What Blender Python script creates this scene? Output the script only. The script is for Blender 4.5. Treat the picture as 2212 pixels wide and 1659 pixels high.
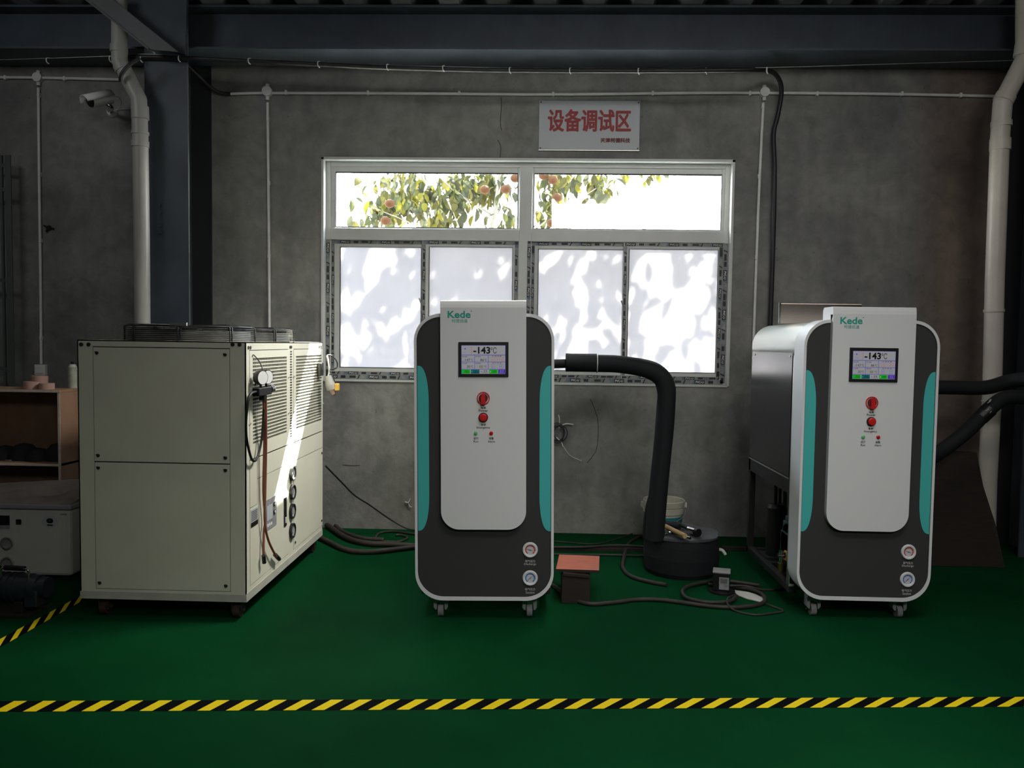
import bpy, math, random
from mathutils import Vector, Matrix

random.seed(7)
R = math.radians
PI = math.pi
sc = bpy.context.scene
col = sc.collection
for o in list(bpy.data.objects):
    bpy.data.objects.remove(o)

# ---------------------------------------------------------------- camera
FPX = 1720.0
EYE = Vector((0, 0, 1.5))
_p, _r, _y = R(-2.93), R(.811), R(-1.83)
_f = Vector((math.sin(_y) * math.cos(_p), math.cos(_y) * math.cos(_p), math.sin(_p)))
_r0 = _f.cross(Vector((0, 0, 1))).normalized()
_u0 = _r0.cross(_f)
RR = math.cos(_r) * _r0 + math.sin(_r) * _u0
UU = -math.sin(_r) * _r0 + math.cos(_r) * _u0
cam = bpy.data.cameras.new('camera')
cam.sensor_fit = 'HORIZONTAL'
cam.sensor_width = 36
cam.lens = 36 * FPX / 2212
cam.clip_start = .05
camo = bpy.data.objects.new('camera', cam)
col.objects.link(camo)
m3 = Matrix((RR, UU, -_f)).transposed()
camo.matrix_world = Matrix.Translation(EYE) @ m3.to_4x4()
sc.camera = camo

# ---------------------------------------------------------------- world, sun, fill lights, exposure
SKY = 50.0
w = bpy.data.worlds.new('sky')
sc.world = w
w.use_nodes = True
nt = w.node_tree
bg = nt.nodes['Background']
tc = nt.nodes.new('ShaderNodeTexCoord')
sp = nt.nodes.new('ShaderNodeSeparateXYZ')
cr = nt.nodes.new('ShaderNodeValToRGB')
nt.links.new(tc.outputs['Generated'], sp.inputs[0])
nt.links.new(sp.outputs['Z'], cr.inputs[0])
cr.color_ramp.elements[0].color = (1, .99, .96, 1)
cr.color_ramp.elements[1].color = (.62, .78, 1, 1)
cr.color_ramp.elements[1].position = .9
nt.links.new(cr.outputs[0], bg.inputs[0])
bg.inputs[1].default_value = SKY

sun = bpy.data.lights.new('sun', 'SUN')
sun.energy = 210
sun.color = (1, .95, .84)
sun.angle = R(.53)
suno = bpy.data.objects.new('sun', sun)
col.objects.link(suno)
suno.location = (3, 14, 12)
suno.rotation_euler = Vector((-.35, -1, -1.25)).to_track_quat('-Z', 'Y').to_euler()


def area(name, loc, aim, sx, sy, power, color=(1, 1, 1), portal=False, spread=PI):
    l = bpy.data.lights.new(name, 'AREA')
    l.shape = 'RECTANGLE'
    l.size, l.size_y = sx, sy
    l.energy = power
    l.color = color
    l.spread = spread
    if portal:
        l.cycles.is_portal = True
    o = bpy.data.objects.new(name, l)
    col.objects.link(o)
    o.location = loc
    o.rotation_euler = (Vector(aim) - Vector(loc)).to_track_quat('-Z', 'Y').to_euler()
    return o


# added fill lights, out of view, brightening cabinets, walls and chiller side
LP = {'A': 31, 'B': 6, 'C': 36, 'D': 27, 'E': 15}
area('fill_light', (1.0, 1.9, 3.92), (.95, 2.3, 0), 2.0, 1.0, LP['A'], (1, .985, .97), spread=R(100))
area('fill_light', (-3.9, 3.6, 3.85), (-3.0, 6.2, 3.0), 1.0, .6, LP['B'], (.97, .985, 1), spread=R(140))
area('fill_light', (1.2, -1.4, 3.92), (.9, 4.2, .8), 2.0, 1.2, LP['C'], (1, .985, .97), spread=R(90))
area('fill_light', (.5, 4.7, 3.84), (-1.6, 4.85, .75), 1.0, .5, LP['D'], (1, .97, .90), spread=R(68))
area('fill_light', (1.0, 3.2, 3.92), (1.0, 6.27, 1.6), 4.5, .4, LP['E'], (1, .98, .95), spread=R(110))
area('window_portal', (-.93, 6.29, 2.64), (-.93, 0, 2.64), 1.46, .5, 1, portal=True)
area('window_portal', (.69, 6.29, 2.64), (.69, 0, 2.64), 1.5, .5, 1, portal=True)

sc.view_settings.view_transform = 'Standard'
sc.view_settings.look = 'None'
sc.view_settings.exposure = 0
sc.view_settings.gamma = 1
sc.view_settings.use_curve_mapping = False
sc.cycles.max_bounces = 8
sc.cycles.transparent_max_bounces = 12
sc.cycles.sample_clamp_indirect = 6
sc.cycles.caustics_reflective = False
sc.cycles.caustics_refractive = False
sc.cycles.use_denoising = True


# ---------------------------------------------------------------- measuring: pixels of the photograph to points in the room
def ray(px, py):
    return RR * ((px - 1106) / FPX) - UU * ((py - 829.5) / FPX) + _f


def FL(px, py, z=0.0):
    d = ray(px, py)
    return EYE + d * ((z - EYE.z) / d.z)


def PL(px, py, Y):
    d = ray(px, py)
    return EYE + d * (Y / d.y)


def SX(px, py, X):
    d = ray(px, py)
    return EYE + d * (X / d.x)


# ---------------------------------------------------------------- materials
def lin(c):
    return tuple((x / 12.92 if x <= .04045 else ((x + .055) / 1.055) ** 2.4) for x in c)


def rgb(r, g, b):
    return lin((r / 255, g / 255, b / 255))


MATS = {}


def mat(name, c, rough=.55, metal=0.0, spec=.5, var=0.0, scale=6.0, bump=0.0, bscale=80.0, emit=None, c2=None, stretch=None, coat=0):
    m = bpy.data.materials.new(name)
    m.use_nodes = True
    n = m.node_tree
    b = n.nodes['Principled BSDF']
    b.inputs['Base Color'].default_value = (*c, 1)
    b.inputs['Roughness'].default_value = rough
    b.inputs['Metallic'].default_value = metal
    b.inputs['Specular IOR Level'].default_value = spec
    b.inputs['Coat Weight'].default_value = coat
    if emit:
        b.inputs['Emission Color'].default_value = (*emit[0], 1)
        b.inputs['Emission Strength'].default_value = emit[1]
    if var or c2 or bump:
        t = n.nodes.new('ShaderNodeTexCoord')
        mp = n.nodes.new('ShaderNodeMapping')
        if stretch:
            mp.inputs['Scale'].default_value = stretch
        n.links.new(t.outputs['Object'], mp.inputs[0])
    if var or c2:
        no = n.nodes.new('ShaderNodeTexNoise')
        no.inputs['Scale'].default_value = scale
        no.inputs['Detail'].default_value = 6
        no.inputs['Roughness'].default_value = .6
        n.links.new(mp.outputs[0], no.inputs['Vector'])
        ra = n.nodes.new('ShaderNodeValToRGB')
        ra.color_ramp.elements[0].position = .32
        ra.color_ramp.elements[1].position = .68
        a = c2 if c2 else tuple(x * (1 - var) for x in c)
        d = c if c2 else tuple(min(1, x * (1 + var)) for x in c)
        ra.color_ramp.elements[0].color = (*a, 1)
        ra.color_ramp.elements[1].color = (*d, 1)
        n.links.new(no.outputs['Fac'], ra.inputs[0])
        n.links.new(ra.outputs[0], b.inputs['Base Color'])
    if bump:
        nb = n.nodes.new('ShaderNodeTexNoise')
        nb.inputs['Scale'].default_value = bscale
        nb.inputs['Detail'].default_value = 4
        n.links.new(mp.outputs[0], nb.inputs['Vector'])
        bp = n.nodes.new('ShaderNodeBump')
        bp.inputs['Strength'].default_value = bump
        bp.inputs['Distance'].default_value = .01
        n.links.new(nb.outputs['Fac'], bp.inputs['Height'])
        n.links.new(bp.outputs[0], b.inputs['Normal'])
    MATS[name] = m
    return m


def concrete():
    m = bpy.data.materials.new('concrete_plaster')
    m.use_nodes = True
    n = m.node_tree
    b = n.nodes['Principled BSDF']
    b.inputs['Roughness'].default_value = .9
    b.inputs['Specular IOR Level'].default_value = .15
    L = n.links.new
    t = n.nodes.new('ShaderNodeTexCoord')

    def noise(scale, det, stretch=None, dist=0):
        q = n.nodes.new('ShaderNodeTexNoise')
        q.inputs['Scale'].default_value = scale
        q.inputs['Detail'].default_value = det
        q.inputs['Roughness'].default_value = .62
        q.inputs['Distortion'].default_value = dist
        if stretch:
            mp = n.nodes.new('ShaderNodeMapping')
            mp.inputs['Scale'].default_value = stretch
            L(t.outputs['Object'], mp.inputs[0])
            L(mp.outputs[0], q.inputs['Vector'])
        else:
            L(t.outputs['Object'], q.inputs['Vector'])
        return q

    def ramp(src, p0, c0, p1, c1):
        r = n.nodes.new('ShaderNodeValToRGB')
        r.color_ramp.elements[0].position = p0
        r.color_ramp.elements[1].position = p1
        r.color_ramp.elements[0].color = (*c0, 1)
        r.color_ramp.elements[1].color = (*c1, 1)
        L(src, r.inputs[0])
        return r

    def mix(kind, f, a, c):
        x = n.nodes.new('ShaderNodeMixRGB')
        x.blend_type = kind
        if isinstance(f, float):
            x.inputs[0].default_value = f
        else:
            L(f, x.inputs[0])
        L(a, x.inputs[1])
        L(c, x.inputs[2])
        return x.outputs[0]
    base = ramp(noise(1.3, 8, dist=.6).outputs['Fac'], .33, (.19, .19, .187), .68, (.33, .325, .30))
    fine = ramp(noise(9, 8, dist=.4).outputs['Fac'], .3, (.78, .78, .78), .7, (1.12, 1.12, 1.12))
    streak = ramp(noise(2.2, 6, (4, 1, .35)).outputs['Fac'], .35, (.72, .72, .74), .62, (1, 1, 1))
    pits = ramp(noise(38, 2).outputs['Fac'], .24, (.45, .45, .45), .30, (1, 1, 1))
    c = mix('MULTIPLY', 1.0, base.outputs[0], fine.outputs[0])
    c = mix('MULTIPLY', .4, c, streak.outputs[0])
    c = mix('MULTIPLY', .7, c, pits.outputs[0])
    # reddish-brown washed band of render at the right end of the wall
    s = n.nodes.new('ShaderNodeSeparateXYZ')
    L(t.outputs['Object'], s.inputs[0])
    band = ramp(s.outputs['X'], 0, (0, 0, 0), 1, (1, 1, 1))
    mr = n.nodes.new('ShaderNodeMapRange')
    mr.inputs['From Min'].default_value = 2.75
    mr.inputs['From Max'].default_value = 3.1
    L(s.outputs['X'], mr.inputs['Value'])
    tint = n.nodes.new('ShaderNodeRGB')
    tint.outputs[0].default_value = (.78, .62, .55, 1)
    m2 = mix('MULTIPLY', 1.0, c, tint.outputs[0])
    c = mix('MIX', mr.outputs[0], c, m2)
    L(c, b.inputs['Base Color'])
    bp = n.nodes.new('ShaderNodeBump')
    bp.inputs['Strength'].default_value = .35
    bp.inputs['Distance'].default_value = .01
    L(noise(22, 8).outputs['Fac'], bp.inputs['Height'])
    L(bp.outputs[0], b.inputs['Normal'])
    return m


M_wall = concrete()
M_floor = mat('green_epoxy', (.0026, .054, .0155), .75, spec=.02, c2=(.0018, .038, .0115), scale=1.1, bump=.05, bscale=30)
M_steel = mat('dark_blue_painted_steel', (.055, .068, .088), .5, spec=.4, var=.22, scale=3)
M_steeld = mat('shaded_recess_steel', (.022, .023, .026), .6, spec=.2)  # column steel darkened: shade of the recess put into its colour
M_steel2 = mat('grey_painted_brace', (.10, .11, .112), .5, var=.1, scale=5)
M_deck = mat('galvanised_deck', (.30, .29, .32), .6, metal=.2, var=.3, scale=3)
M_conduit = mat('white_plastic_conduit', (.80, .80, .77), .5, var=.08, scale=9)
M_drain = mat('beige_plastic_pipe', (.62, .57, .50), .42, var=.1, scale=3)
M_drain_l = mat('grey_plastic_pipe', (.38, .37, .34), .42, var=.1, scale=3)
M_blackcab = mat('black_cable', (.012, .012, .013), .5)
M_hose = mat('black_rubber_foam', (.013, .014, .016), .75, spec=.25, bump=.1, bscale=60)
M_dustyhose = mat('dusty_brown_cable', (.040, .032, .026), .6, c2=(.020, .016, .013), scale=14)
M_pvc = mat('white_window_profile', (.62, .63, .60), .35, var=.05, scale=6)
M_gasket = mat('black_gasket', (.012, .012, .012), .6)
M_film = mat('grey_protective_film', (.30, .31, .30), .3, c2=(.14, .15, .15), scale=22)
M_print = mat('black_film_print', (.012, .014, .016), .5)
M_printb = mat('blue_film_print', (.10, .16, .22), .5)
M_white = mat('white_print', (.75, .75, .73), .5)
M_cream = mat('cream_powder_coat', (.66, .65, .53), .42, spec=.35, var=.06, scale=2.5, bump=.03, bscale=300)
M_creamd = mat('scuffed_cream_sill', (.55, .54, .46), .5, c2=(.42, .41, .36), scale=8)
M_dark = mat('dark_inside', (.01, .01, .01), .8)
M_slot = mat('condenser_fins', (.09, .095, .09), .45, metal=.4, var=.4, scale=40)
M_seam = mat('seam_shadow_gap', (.02, .02, .018), .9)
M_wire = mat('black_fan_wire', (.02, .02, .021), .38, metal=.5)
M_galv = mat('bright_galvanised', (.55, .55, .52), .32, metal=.8)
M_screw = mat('dark_screw', (.05, .05, .045), .4, metal=.5)
M_cabw = mat('light_grey_powder_coat', (.76, .76, .76), .5, spec=.3)
M_cabframe = mat('silver_white_cabinet_rim', (.78, .78, .78), .42, spec=.35)
M_cabdark = mat('charcoal_cabinet_face', (.047, .047, .047), .55, spec=.25)
M_teal = mat('teal_accent', (.075, .50, .47), .5, spec=.25, bump=.04, bscale=200)
M_green = mat('green_lettering', (.012, .36, .27), .5)
M_shell = mat('silver_cabinet_shell', (.62, .64, .60), .33, metal=.25)
M_sidepanel = mat('black_glossy_side_panel', (.016, .018, .021), .20, spec=1.0, metal=.0)
M_blackfr = mat('black_steel_frame', (.014, .014, .015), .5, var=.25, scale=8)
M_black = mat('black_plastic', (.008, .008, .008), .4)
M_txt = mat('black_lettering', (.03, .03, .03), .6)
M_red = mat('red_plastic', (.62, .012, .012), .4)
M_dred = mat('dark_red_plastic', (.13, .008, .008), .45)
M_lamp_g = mat('green_indicator', (.13, .55, .2), .35)
M_lamp_r = mat('red_indicator', (.6, .002, .004), .3)
M_gred = mat('gauge_red_band', (.62, .02, .03), .5)
M_gblue = mat('gauge_blue_band', (.03, .18, .62), .5)
M_gface = mat('gauge_face', (.60, .60, .62), .35)
M_cast = mat('grey_caster', (.30, .30, .30), .5)
M_castd = mat('brown_rusty_caster', (.05, .028, .024), .6)
M_ss = mat('brushed_stainless', (.50, .42, .36), .24, metal=1, stretch=(1, 1, 40), var=.12, scale=20)
M_wood = mat('dark_old_wood', (.030, .018, .013), .7, c2=(.016, .010, .008), scale=8, stretch=(1, 1, 6))
M_wood2 = mat('brown_stained_board', (.30, .17, .10), .7, c2=(.20, .11, .065), scale=4)
M_woodedge = mat('raw_board_edge', (.55, .48, .40), .7, var=.15, scale=20)
M_redboard = mat('dusty_red_board', (.62, .16, .09), .55, c2=(.45, .14, .09), scale=9, stretch=(1, 6, 1))
M_bathw = mat('off_white_tank_paint', (.55, .55, .50), .5, var=.06, scale=4)
M_bathlid = mat('grey_dusty_lid', (.36, .31, .27), .6, c2=(.2, .17, .145), scale=5, bump=.3, bscale=6)
M_pump = mat('blue_black_cast_iron', (.022, .03, .04), .4, spec=.6, var=.3, scale=18, bump=.2, bscale=40)
M_chrome = mat('chrome', (.7, .7, .7), .15, metal=1)
M_yel = mat('yellow_tape', (.86, .72, .012), .7, spec=.08, c2=(.86, .60, .012), scale=60, stretch=(1, 3, 1))
M_tblk = mat('black_tape', (.004, .005, .005), .85, spec=.03)
M_signw = mat('grey_white_sign_board', (.46, .49, .51), .4)
M_signr = mat('red_lettering', (.32, .008, .010), .5)
M_signd = mat('dark_red_lettering', (.16, .006, .008), .5)
M_bucket = mat('dirty_white_bucket', (.62, .60, .50), .5, c2=(.48, .46, .36), scale=8)
M_bteal = mat('teal_bucket_label', (.02, .22, .24), .5)
M_tan = mat('tan_tool_grip', (.55, .38, .17), .5)
M_lid = mat('grey_rubber_lid', (.085, .095, .098), .5, c2=(.045, .05, .052), scale=12, bump=.2, bscale=14)
M_lab = mat('grey_printed_label', (.33, .33, .34), .5, c2=(.18, .18, .19), scale=30)
M_comp = mat('teal_green_compressor', (.035, .10, .10), .42, var=.25, scale=14)
M_brass = mat('brass', (.55, .38, .14), .3, metal=1)
M_redhose = mat('red_brown_hose', (.20, .07, .04), .55)
M_plug = mat('grey_plug_plastic', (.33, .33, .31), .45)
M_plugy = mat('yellow_plug_cap', (.75, .45, .07), .45)
M_pink = mat('pinkish_tape_core', (.42, .26, .22), .7)
M_spray = mat('dull_green_white_can', (.33, .36, .29), .45, var=.2, scale=30)
M_foil = mat('crumpled_white_paper', (.55, .55, .52), .6, bump=.5, bscale=30)
M_leafs = []
for i, (a, b_) in enumerate([((.026, .024, .010), .3), ((.018, .020, .010), .3), ((.038, .035, .007), .3), ((.022, .023, .017), .3)]):
    m = mat('leaf_green', a, .8, spec=.02, var=.25, scale=9)
    MATS['leaf%d' % i] = m
    n = m.node_tree
    pb = n.nodes['Principled BSDF']
    tr = n.nodes.new('ShaderNodeBsdfTranslucent')
    tr.inputs[0].default_value = (a[0] * 1.3, a[1] * 1.3, a[2], 1)
    mx = n.nodes.new('ShaderNodeMixShader')
    mx.inputs[0].default_value = .4
    n.links.new(pb.outputs[0], mx.inputs[1])
    n.links.new(tr.outputs[0], mx.inputs[2])
    n.links.new(mx.outputs[0], n.nodes['Material Output'].inputs[0])
    M_leafs.append(m)
M_fruit = mat('orange_persimmon', (.032, .015, .008), .8, spec=.02)
M_bark = mat('bark', (.07, .06, .045), .8, var=.3, scale=20)
M_ground = mat('pale_paving', (.34, .33, .31), .8, var=.15, scale=3)
M_bldw = mat('white_render', (.6, .6, .58), .8)
M_bldb = mat('pale_blue_cladding', (.014, .021, .023), .6)


def glass_clear():
    m = bpy.data.materials.new('clear_glass')
    m.use_nodes = True
    n = m.node_tree
    n.nodes.remove(n.nodes['Principled BSDF'])
    t = n.nodes.new('ShaderNodeBsdfTransparent')
    t.inputs[0].default_value = (.93, .95, .94, 1)
    g = n.nodes.new('ShaderNodeBsdfGlossy')
    g.inputs['Roughness'].default_value = .02
    mx = n.nodes.new('ShaderNodeMixShader')
    mx.inputs[0].default_value = .06
    n.links.new(t.outputs[0], mx.inputs[1])
    n.links.new(g.outputs[0], mx.inputs[2])
    n.links.new(mx.outputs[0], n.nodes['Material Output'].inputs[0])
    return m


def glass_frosted():
    m = bpy.data.materials.new('white_filmed_glass')
    m.use_nodes = True
    n = m.node_tree
    n.nodes.remove(n.nodes['Principled BSDF'])
    t = n.nodes.new('ShaderNodeBsdfTranslucent')
    no = n.nodes.new('ShaderNodeTexNoise')
    no.inputs['Scale'].default_value = 2.2
    no.inputs['Detail'].default_value = 6
    tcn = n.nodes.new('ShaderNodeTexCoord')
    n.links.new(tcn.outputs['Object'], no.inputs['Vector'])
    ra = n.nodes.new('ShaderNodeValToRGB')
    ra.color_ramp.elements[0].color = (.172, .170, .175, 1)
    ra.color_ramp.elements[1].color = (.215, .213, .217, 1)
    n.links.new(no.outputs['Fac'], ra.inputs[0])
    n.links.new(ra.outputs[0], t.inputs[0])
    g = n.nodes.new('ShaderNodeBsdfPrincipled')
    g.inputs['Base Color'].default_value = (.5, .5, .5, 1)
    g.inputs['Roughness'].default_value = .25
    mx = n.nodes.new('ShaderNodeMixShader')
    mx.inputs[0].default_value = .12
    n.links.new(t.outputs[0], mx.inputs[1])
    n.links.new(g.outputs[0], mx.inputs[2])
    n.links.new(mx.outputs[0], n.nodes['Material Output'].inputs[0])
    return m


M_glass = glass_clear()
M_frost = glass_frosted()


# ---------------------------------------------------------------- mesh helpers
def rrect(x0, x1, z0, z1, rb, rt=None, n=10):
    """closed outline, counter-clockwise seen with x right, z up"""
    rt = rb if rt is None else rt
    out = []
    for cx, cz, r, a0 in ((x1 - rb, z0 + rb, rb, -90), (x1 - rt, z1 - rt, rt, 0), (x0 + rt, z1 - rt, rt, 90), (x0 + rb, z0 + rb, rb, 180)):
        if r < 1e-5:
            out.append((cx, cz))
            continue
        for i in range(n + 1):
            a = R(a0 + 90 * i / n)
            out.append((cx + r * math.cos(a), cz + r * math.sin(a)))
    return out


_text = {}


def text_data(s, bold=0.0, size=1.0):
    k = (s, bold)
    if k not in _text:
        c = bpy.data.curves.new('t', 'FONT')
        c.body = s
        c.size = 1
        c.offset = bold
        c.align_x = 'CENTER'
        c.align_y = 'CENTER'
        c.resolution_u = 3
        o = bpy.data.objects.new('t', c)
        col.objects.link(o)
        bpy.context.view_layer.update()
        me = bpy.data.meshes.new_from_object(o.evaluated_get(bpy.context.evaluated_depsgraph_get()))
        vs = [(v.co.x, v.co.y) for v in me.vertices]
        fs = [tuple(p.vertices) for p in me.polygons]
        if vs:
            x0, x1 = min(v[0] for v in vs), max(v[0] for v in vs)
            y0, y1 = min(v[1] for v in vs), max(v[1] for v in vs)
            vs = [((v[0] - (x0 + x1) / 2) / max(x1 - x0, 1e-6), (v[1] - (y0 + y1) / 2) / max(y1 - y0, 1e-6)) for v in vs]
        bpy.data.meshes.remove(me)
        bpy.data.objects.remove(o)
        bpy.data.curves.remove(c)
        _text[k] = (vs, fs)
    return _text[k]


class MB:
    def __init__(s):
        s.v, s.f, s.m, s.s, s.mats = [], [], [], [], []

    def mi(s, m):
        if m is None:
            return 0
        if m not in s.mats:
            s.mats.append(m)
        return s.mats.index(m)

    def add(s, vs, fs, m=None, smooth=False):
        o = len(s.v)
        k = s.mi(m)
        s.v += [tuple(v) for v in vs]
        for f in fs:
            s.f.append(tuple(i + o for i in f))
            s.m.append(k)
            s.s.append(smooth)
        return s

    def box(s, x0, x1, y0, y1, z0, z1, m=None, M=None):
        x0, x1 = sorted((x0, x1)); y0, y1 = sorted((y0, y1)); z0, z1 = sorted((z0, z1))
        vs = [Vector(p) for p in ((x0, y0, z0), (x1, y0, z0), (x1, y1, z0), (x0, y1, z0), (x0, y0, z1), (x1, y0, z1), (x1, y1, z1), (x0, y1, z1))]
        if M:
            vs = [M @ v for v in vs]
        return s.add(vs, [(3, 2, 1, 0), (4, 5, 6, 7), (0, 1, 5, 4), (1, 2, 6, 5), (2, 3, 7, 6), (3, 0, 4, 7)], m)

    def bar(s, a, b, w, h, m=None, up=(0, 0, 1)):
        a, b = Vector(a), Vector(b)
        d = (b - a)
        L = d.length
        d.normalize()
        u = Vector(up)
        sd = d.cross(u)
        if sd.length < 1e-4:
            sd = d.cross(Vector((1, 0, 0)))
        sd.normalize()
        u = sd.cross(d)
        M = Matrix((d, sd, u)).transposed().to_4x4()
        M.translation = a
        return s.box(0, L, -w / 2, w / 2, -h / 2, h / 2, m, M)

    def cyl(s, a, b, r, n=16, m=None, r2=None, caps=True):
        a, b = Vector(a), Vector(b)
        r2 = r if r2 is None else r2
        d = (b - a).normalized()
        u = d.cross(Vector((0, 0, 1)) if abs(d.z) < .9 else Vector((1, 0, 0))).normalized()
        w_ = d.cross(u)
        ra = [a + (u * math.cos(2 * PI * i / n) + w_ * math.sin(2 * PI * i / n)) * r for i in range(n)]
        rb = [b + (u * math.cos(2 * PI * i / n) + w_ * math.sin(2 * PI * i / n)) * r2 for i in range(n)]
        s.add(ra + rb, [(i, (i + 1) % n, n + (i + 1) % n, n + i) for i in range(n)], m, True)
        if caps:
            s.add(ra, [tuple(reversed(range(n)))], m)
            s.add(rb, [tuple(range(n))], m)
        return s

    def tube(s, pts, r, n=10, m=None, sub=5, smooth=True, closed=False, rf=None):
        P = [Vector(p) for p in pts]
        if smooth and len(P) > 2:
            Q = []
            N = len(P)
            for i in range(N if closed else N - 1):
                if closed:
                    p0, p1, p2, p3 = P[(i - 1) % N], P[i], P[(i + 1) % N], P[(i + 2) % N]
                else:
                    p0, p1, p2, p3 = P[max(i - 1, 0)], P[i], P[i + 1], P[min(i + 2, N - 1)]
                for k in range(sub):
                    t = k / sub
                    Q.append(.5 * ((2 * p1) + (-p0 + p2) * t + (2 * p0 - 5 * p1 + 4 * p2 - p3) * t * t + (-p0 + 3 * p1 - 3 * p2 + p3) * t ** 3))
            if not closed:
                Q.append(P[-1])
            P = Q
        N = len(P)
        ref = None
        rings = []
        for i in range(N):
            if closed:
                d = P[(i + 1) % N] - P[i - 1]
            else:
                d = P[min(i + 1, N - 1)] - P[max(i - 1, 0)]
            if d.length < 1e-7:
                d = Vector((0, 0, 1))
            d.normalize()
            if ref is None:
                ref = d.cross(Vector((0, 0, 1)) if abs(d.z) < .9 else Vector((1, 0, 0))).normalized()
            else:
                ref = (ref - d * ref.dot(d))
                ref.normalize()
            w_ = d.cross(ref)
            rad = r if rf is None else r * rf(i / (N - 1))
            rings.append([P[i] + (ref * math.cos(2 * PI * k / n) + w_ * math.sin(2 * PI * k / n)) * rad for k in range(n)])
        vs = [v for ring in rings for v in ring]
        fs = []
        for i in range(N if closed else N - 1):
            a, b = i * n, ((i + 1) % N) * n
            for k in range(n):
                fs.append((a + k, a + (k + 1) % n, b + (k + 1) % n, b + k))
        s.add(vs, fs, m, True)
        if not closed:
            s.add(rings[0], [tuple(reversed(range(n)))], m)
            s.add(rings[-1], [tuple(range(n))], m)
        return s

    def lathe(s, prof, c, axis=(0, 0, 1), n=28, m=None, smooth=True):
        c = Vector(c)
        d = Vector(axis).normalized()
        u = d.cross(Vector((0, 0, 1)) if abs(d.z) < .9 else Vector((1, 0, 0))).normalized()
        w_ = d.cross(u)
        for (r0, h0), (r1, h1) in zip(prof, prof[1:]):
            A = [c + d * h0 + (u * math.cos(2 * PI * i / n) + w_ * math.sin(2 * PI * i / n)) * r0 for i in range(n)]
            B = [c + d * h1 + (u * math.cos(2 * PI * i / n) + w_ * math.sin(2 * PI * i / n)) * r1 for i in range(n)]
            if r0 < 1e-6:
                s.add([A[0]] + B, [(0, 1 + (i + 1) % n, 1 + i) for i in range(n)], m, smooth)
            elif r1 < 1e-6:
                s.add(A + [B[0]], [(i, (i + 1) % n, n) for i in range(n)], m, smooth)
            else:
                s.add(A + B, [(i, (i + 1) % n, n + (i + 1) % n, n + i) for i in range(n)], m, smooth)
        return s

    def prism(s, outl, y0, y1, m=None, smooth_side=False, M=None, cap0=True, cap1=True):
        """outline in x,z extruded from y0 to y1"""
        n = len(outl)
        A = [Vector((x, y0, z)) for x, z in outl]
        B = [Vector((x, y1, z)) for x, z in outl]
        if M:
            A = [M @ v for v in A]
            B = [M @ v for v in B]
        if cap0:
            s.add(A, [tuple(range(n))], m)
        if cap1:
            s.add(B, [tuple(reversed(range(n)))], m)
        s.add(A + B, [(i, n + i, n + (i + 1) % n, (i + 1) % n) for i in range(n)], m, smooth_side)
        return s

    def ring(s, o, i, y0, y1, m=None, ss=True):
        """frame between an outer and an inner outline of equal point count"""
        n = len(o)
        for y, rev in ((y0, False), (y1, True)):
            A = [Vector((x, y, z)) for x, z in o] + [Vector((x, y, z)) for x, z in i]
            fs = [(k, (k + 1) % n, n + (k + 1) % n, n + k) for k in range(n)]
            s.add(A, [tuple(reversed(f)) for f in fs] if rev else fs, m)
        for q, rev in ((o, False), (i, True)):
            A = [Vector((x, y0, z)) for x, z in q] + [Vector((x, y1, z)) for x, z in q]
            fs = [(k, n + k, n + (k + 1) % n, (k + 1) % n) for k in range(n)]
            s.add(A, [tuple(reversed(f)) for f in fs] if rev else fs, m, ss)
        return s

    def disc(s, c, r, nrm, m=None, n=20):
        c = Vector(c)
        d = Vector(nrm).normalized()
        u = d.cross(Vector((0, 0, 1)) if abs(d.z) < .9 else Vector((1, 0, 0))).normalized()
        w_ = d.cross(u)
        return s.add([c + (u * math.cos(2 * PI * i / n) + w_ * math.sin(2 * PI * i / n)) * r for i in range(n)], [tuple(range(n))], m)

    def text(s, t, c, w_, h, m=None, bold=0.0, right=(1, 0, 0), up=(0, 0, 1)):
        """flat lettering stretched to w x h, centred on c"""
        vs, fs = text_data(t, bold)
        c, r_, u_ = Vector(c), Vector(right), Vector(up)
        return s.add([c + r_ * (x * w_) + u_ * (y * h) for x, y in vs], fs, m)

    def heavy(s, t, c, w_, h, m, d):
        for k, (dx, dz) in enumerate(((0, 0), (d, 0), (-d, 0), (0, d), (0, -d), (d * .7, d * .7), (-d * .7, d * .7), (d * .7, -d * .7), (-d * .7, -d * .7))):
            s.text(t, Vector(c) + Vector((dx, -.0004 * k, dz)), w_, h, m)
        return s

    def quad(s, a, b, c, d, m=None):
        return s.add([a, b, c, d], [(0, 1, 2, 3)], m)

    def sphere(s, c, r, m=None, n=14, sz=1.0):
        return s.lathe([(r * math.sin(PI * i / 8), -r * sz * math.cos(PI * i / 8)) for i in range(9)], c, n=n, m=m)

    def build(s, name, m=None, parent=None, bevel=0, seg=2, loc=None):
        me = bpy.data.meshes.new(name)
        me.from_pydata(s.v, [], s.f)
        mats = s.mats if s.mats else [m]
        for q in mats:
            me.materials.append(q)
        me.polygons.foreach_set('material_index', s.m)
        me.polygons.foreach_set('use_smooth', s.s)
        me.update()
        o = bpy.data.objects.new(name, me)
        col.objects.link(o)
        if loc is not None:
            o.location = loc
        if parent is not None:
            o.parent = parent
        if bevel:
            b = o.modifiers.new('bevel', 'BEVEL')
            b.width = bevel
            b.segments = seg
            b.limit_method = 'ANGLE'
            b.angle_limit = R(40)
        return o


def tag(o, label=None, cat=None, group=None, kind=None):
    if label:
        o['label'] = label
    if cat:
        o['category'] = cat
    if group:
        o['group'] = group
    if kind:
        o['kind'] = kind
    return o


def empty(name, loc=(0, 0, 0), rz=0, label=None, cat=None, group=None, kind=None):
    o = bpy.data.objects.new(name, None)
    o.empty_display_size = .1
    col.objects.link(o)
    o.location = loc
    o.rotation_euler.z = rz
    return tag(o, label, cat, group, kind)


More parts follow.
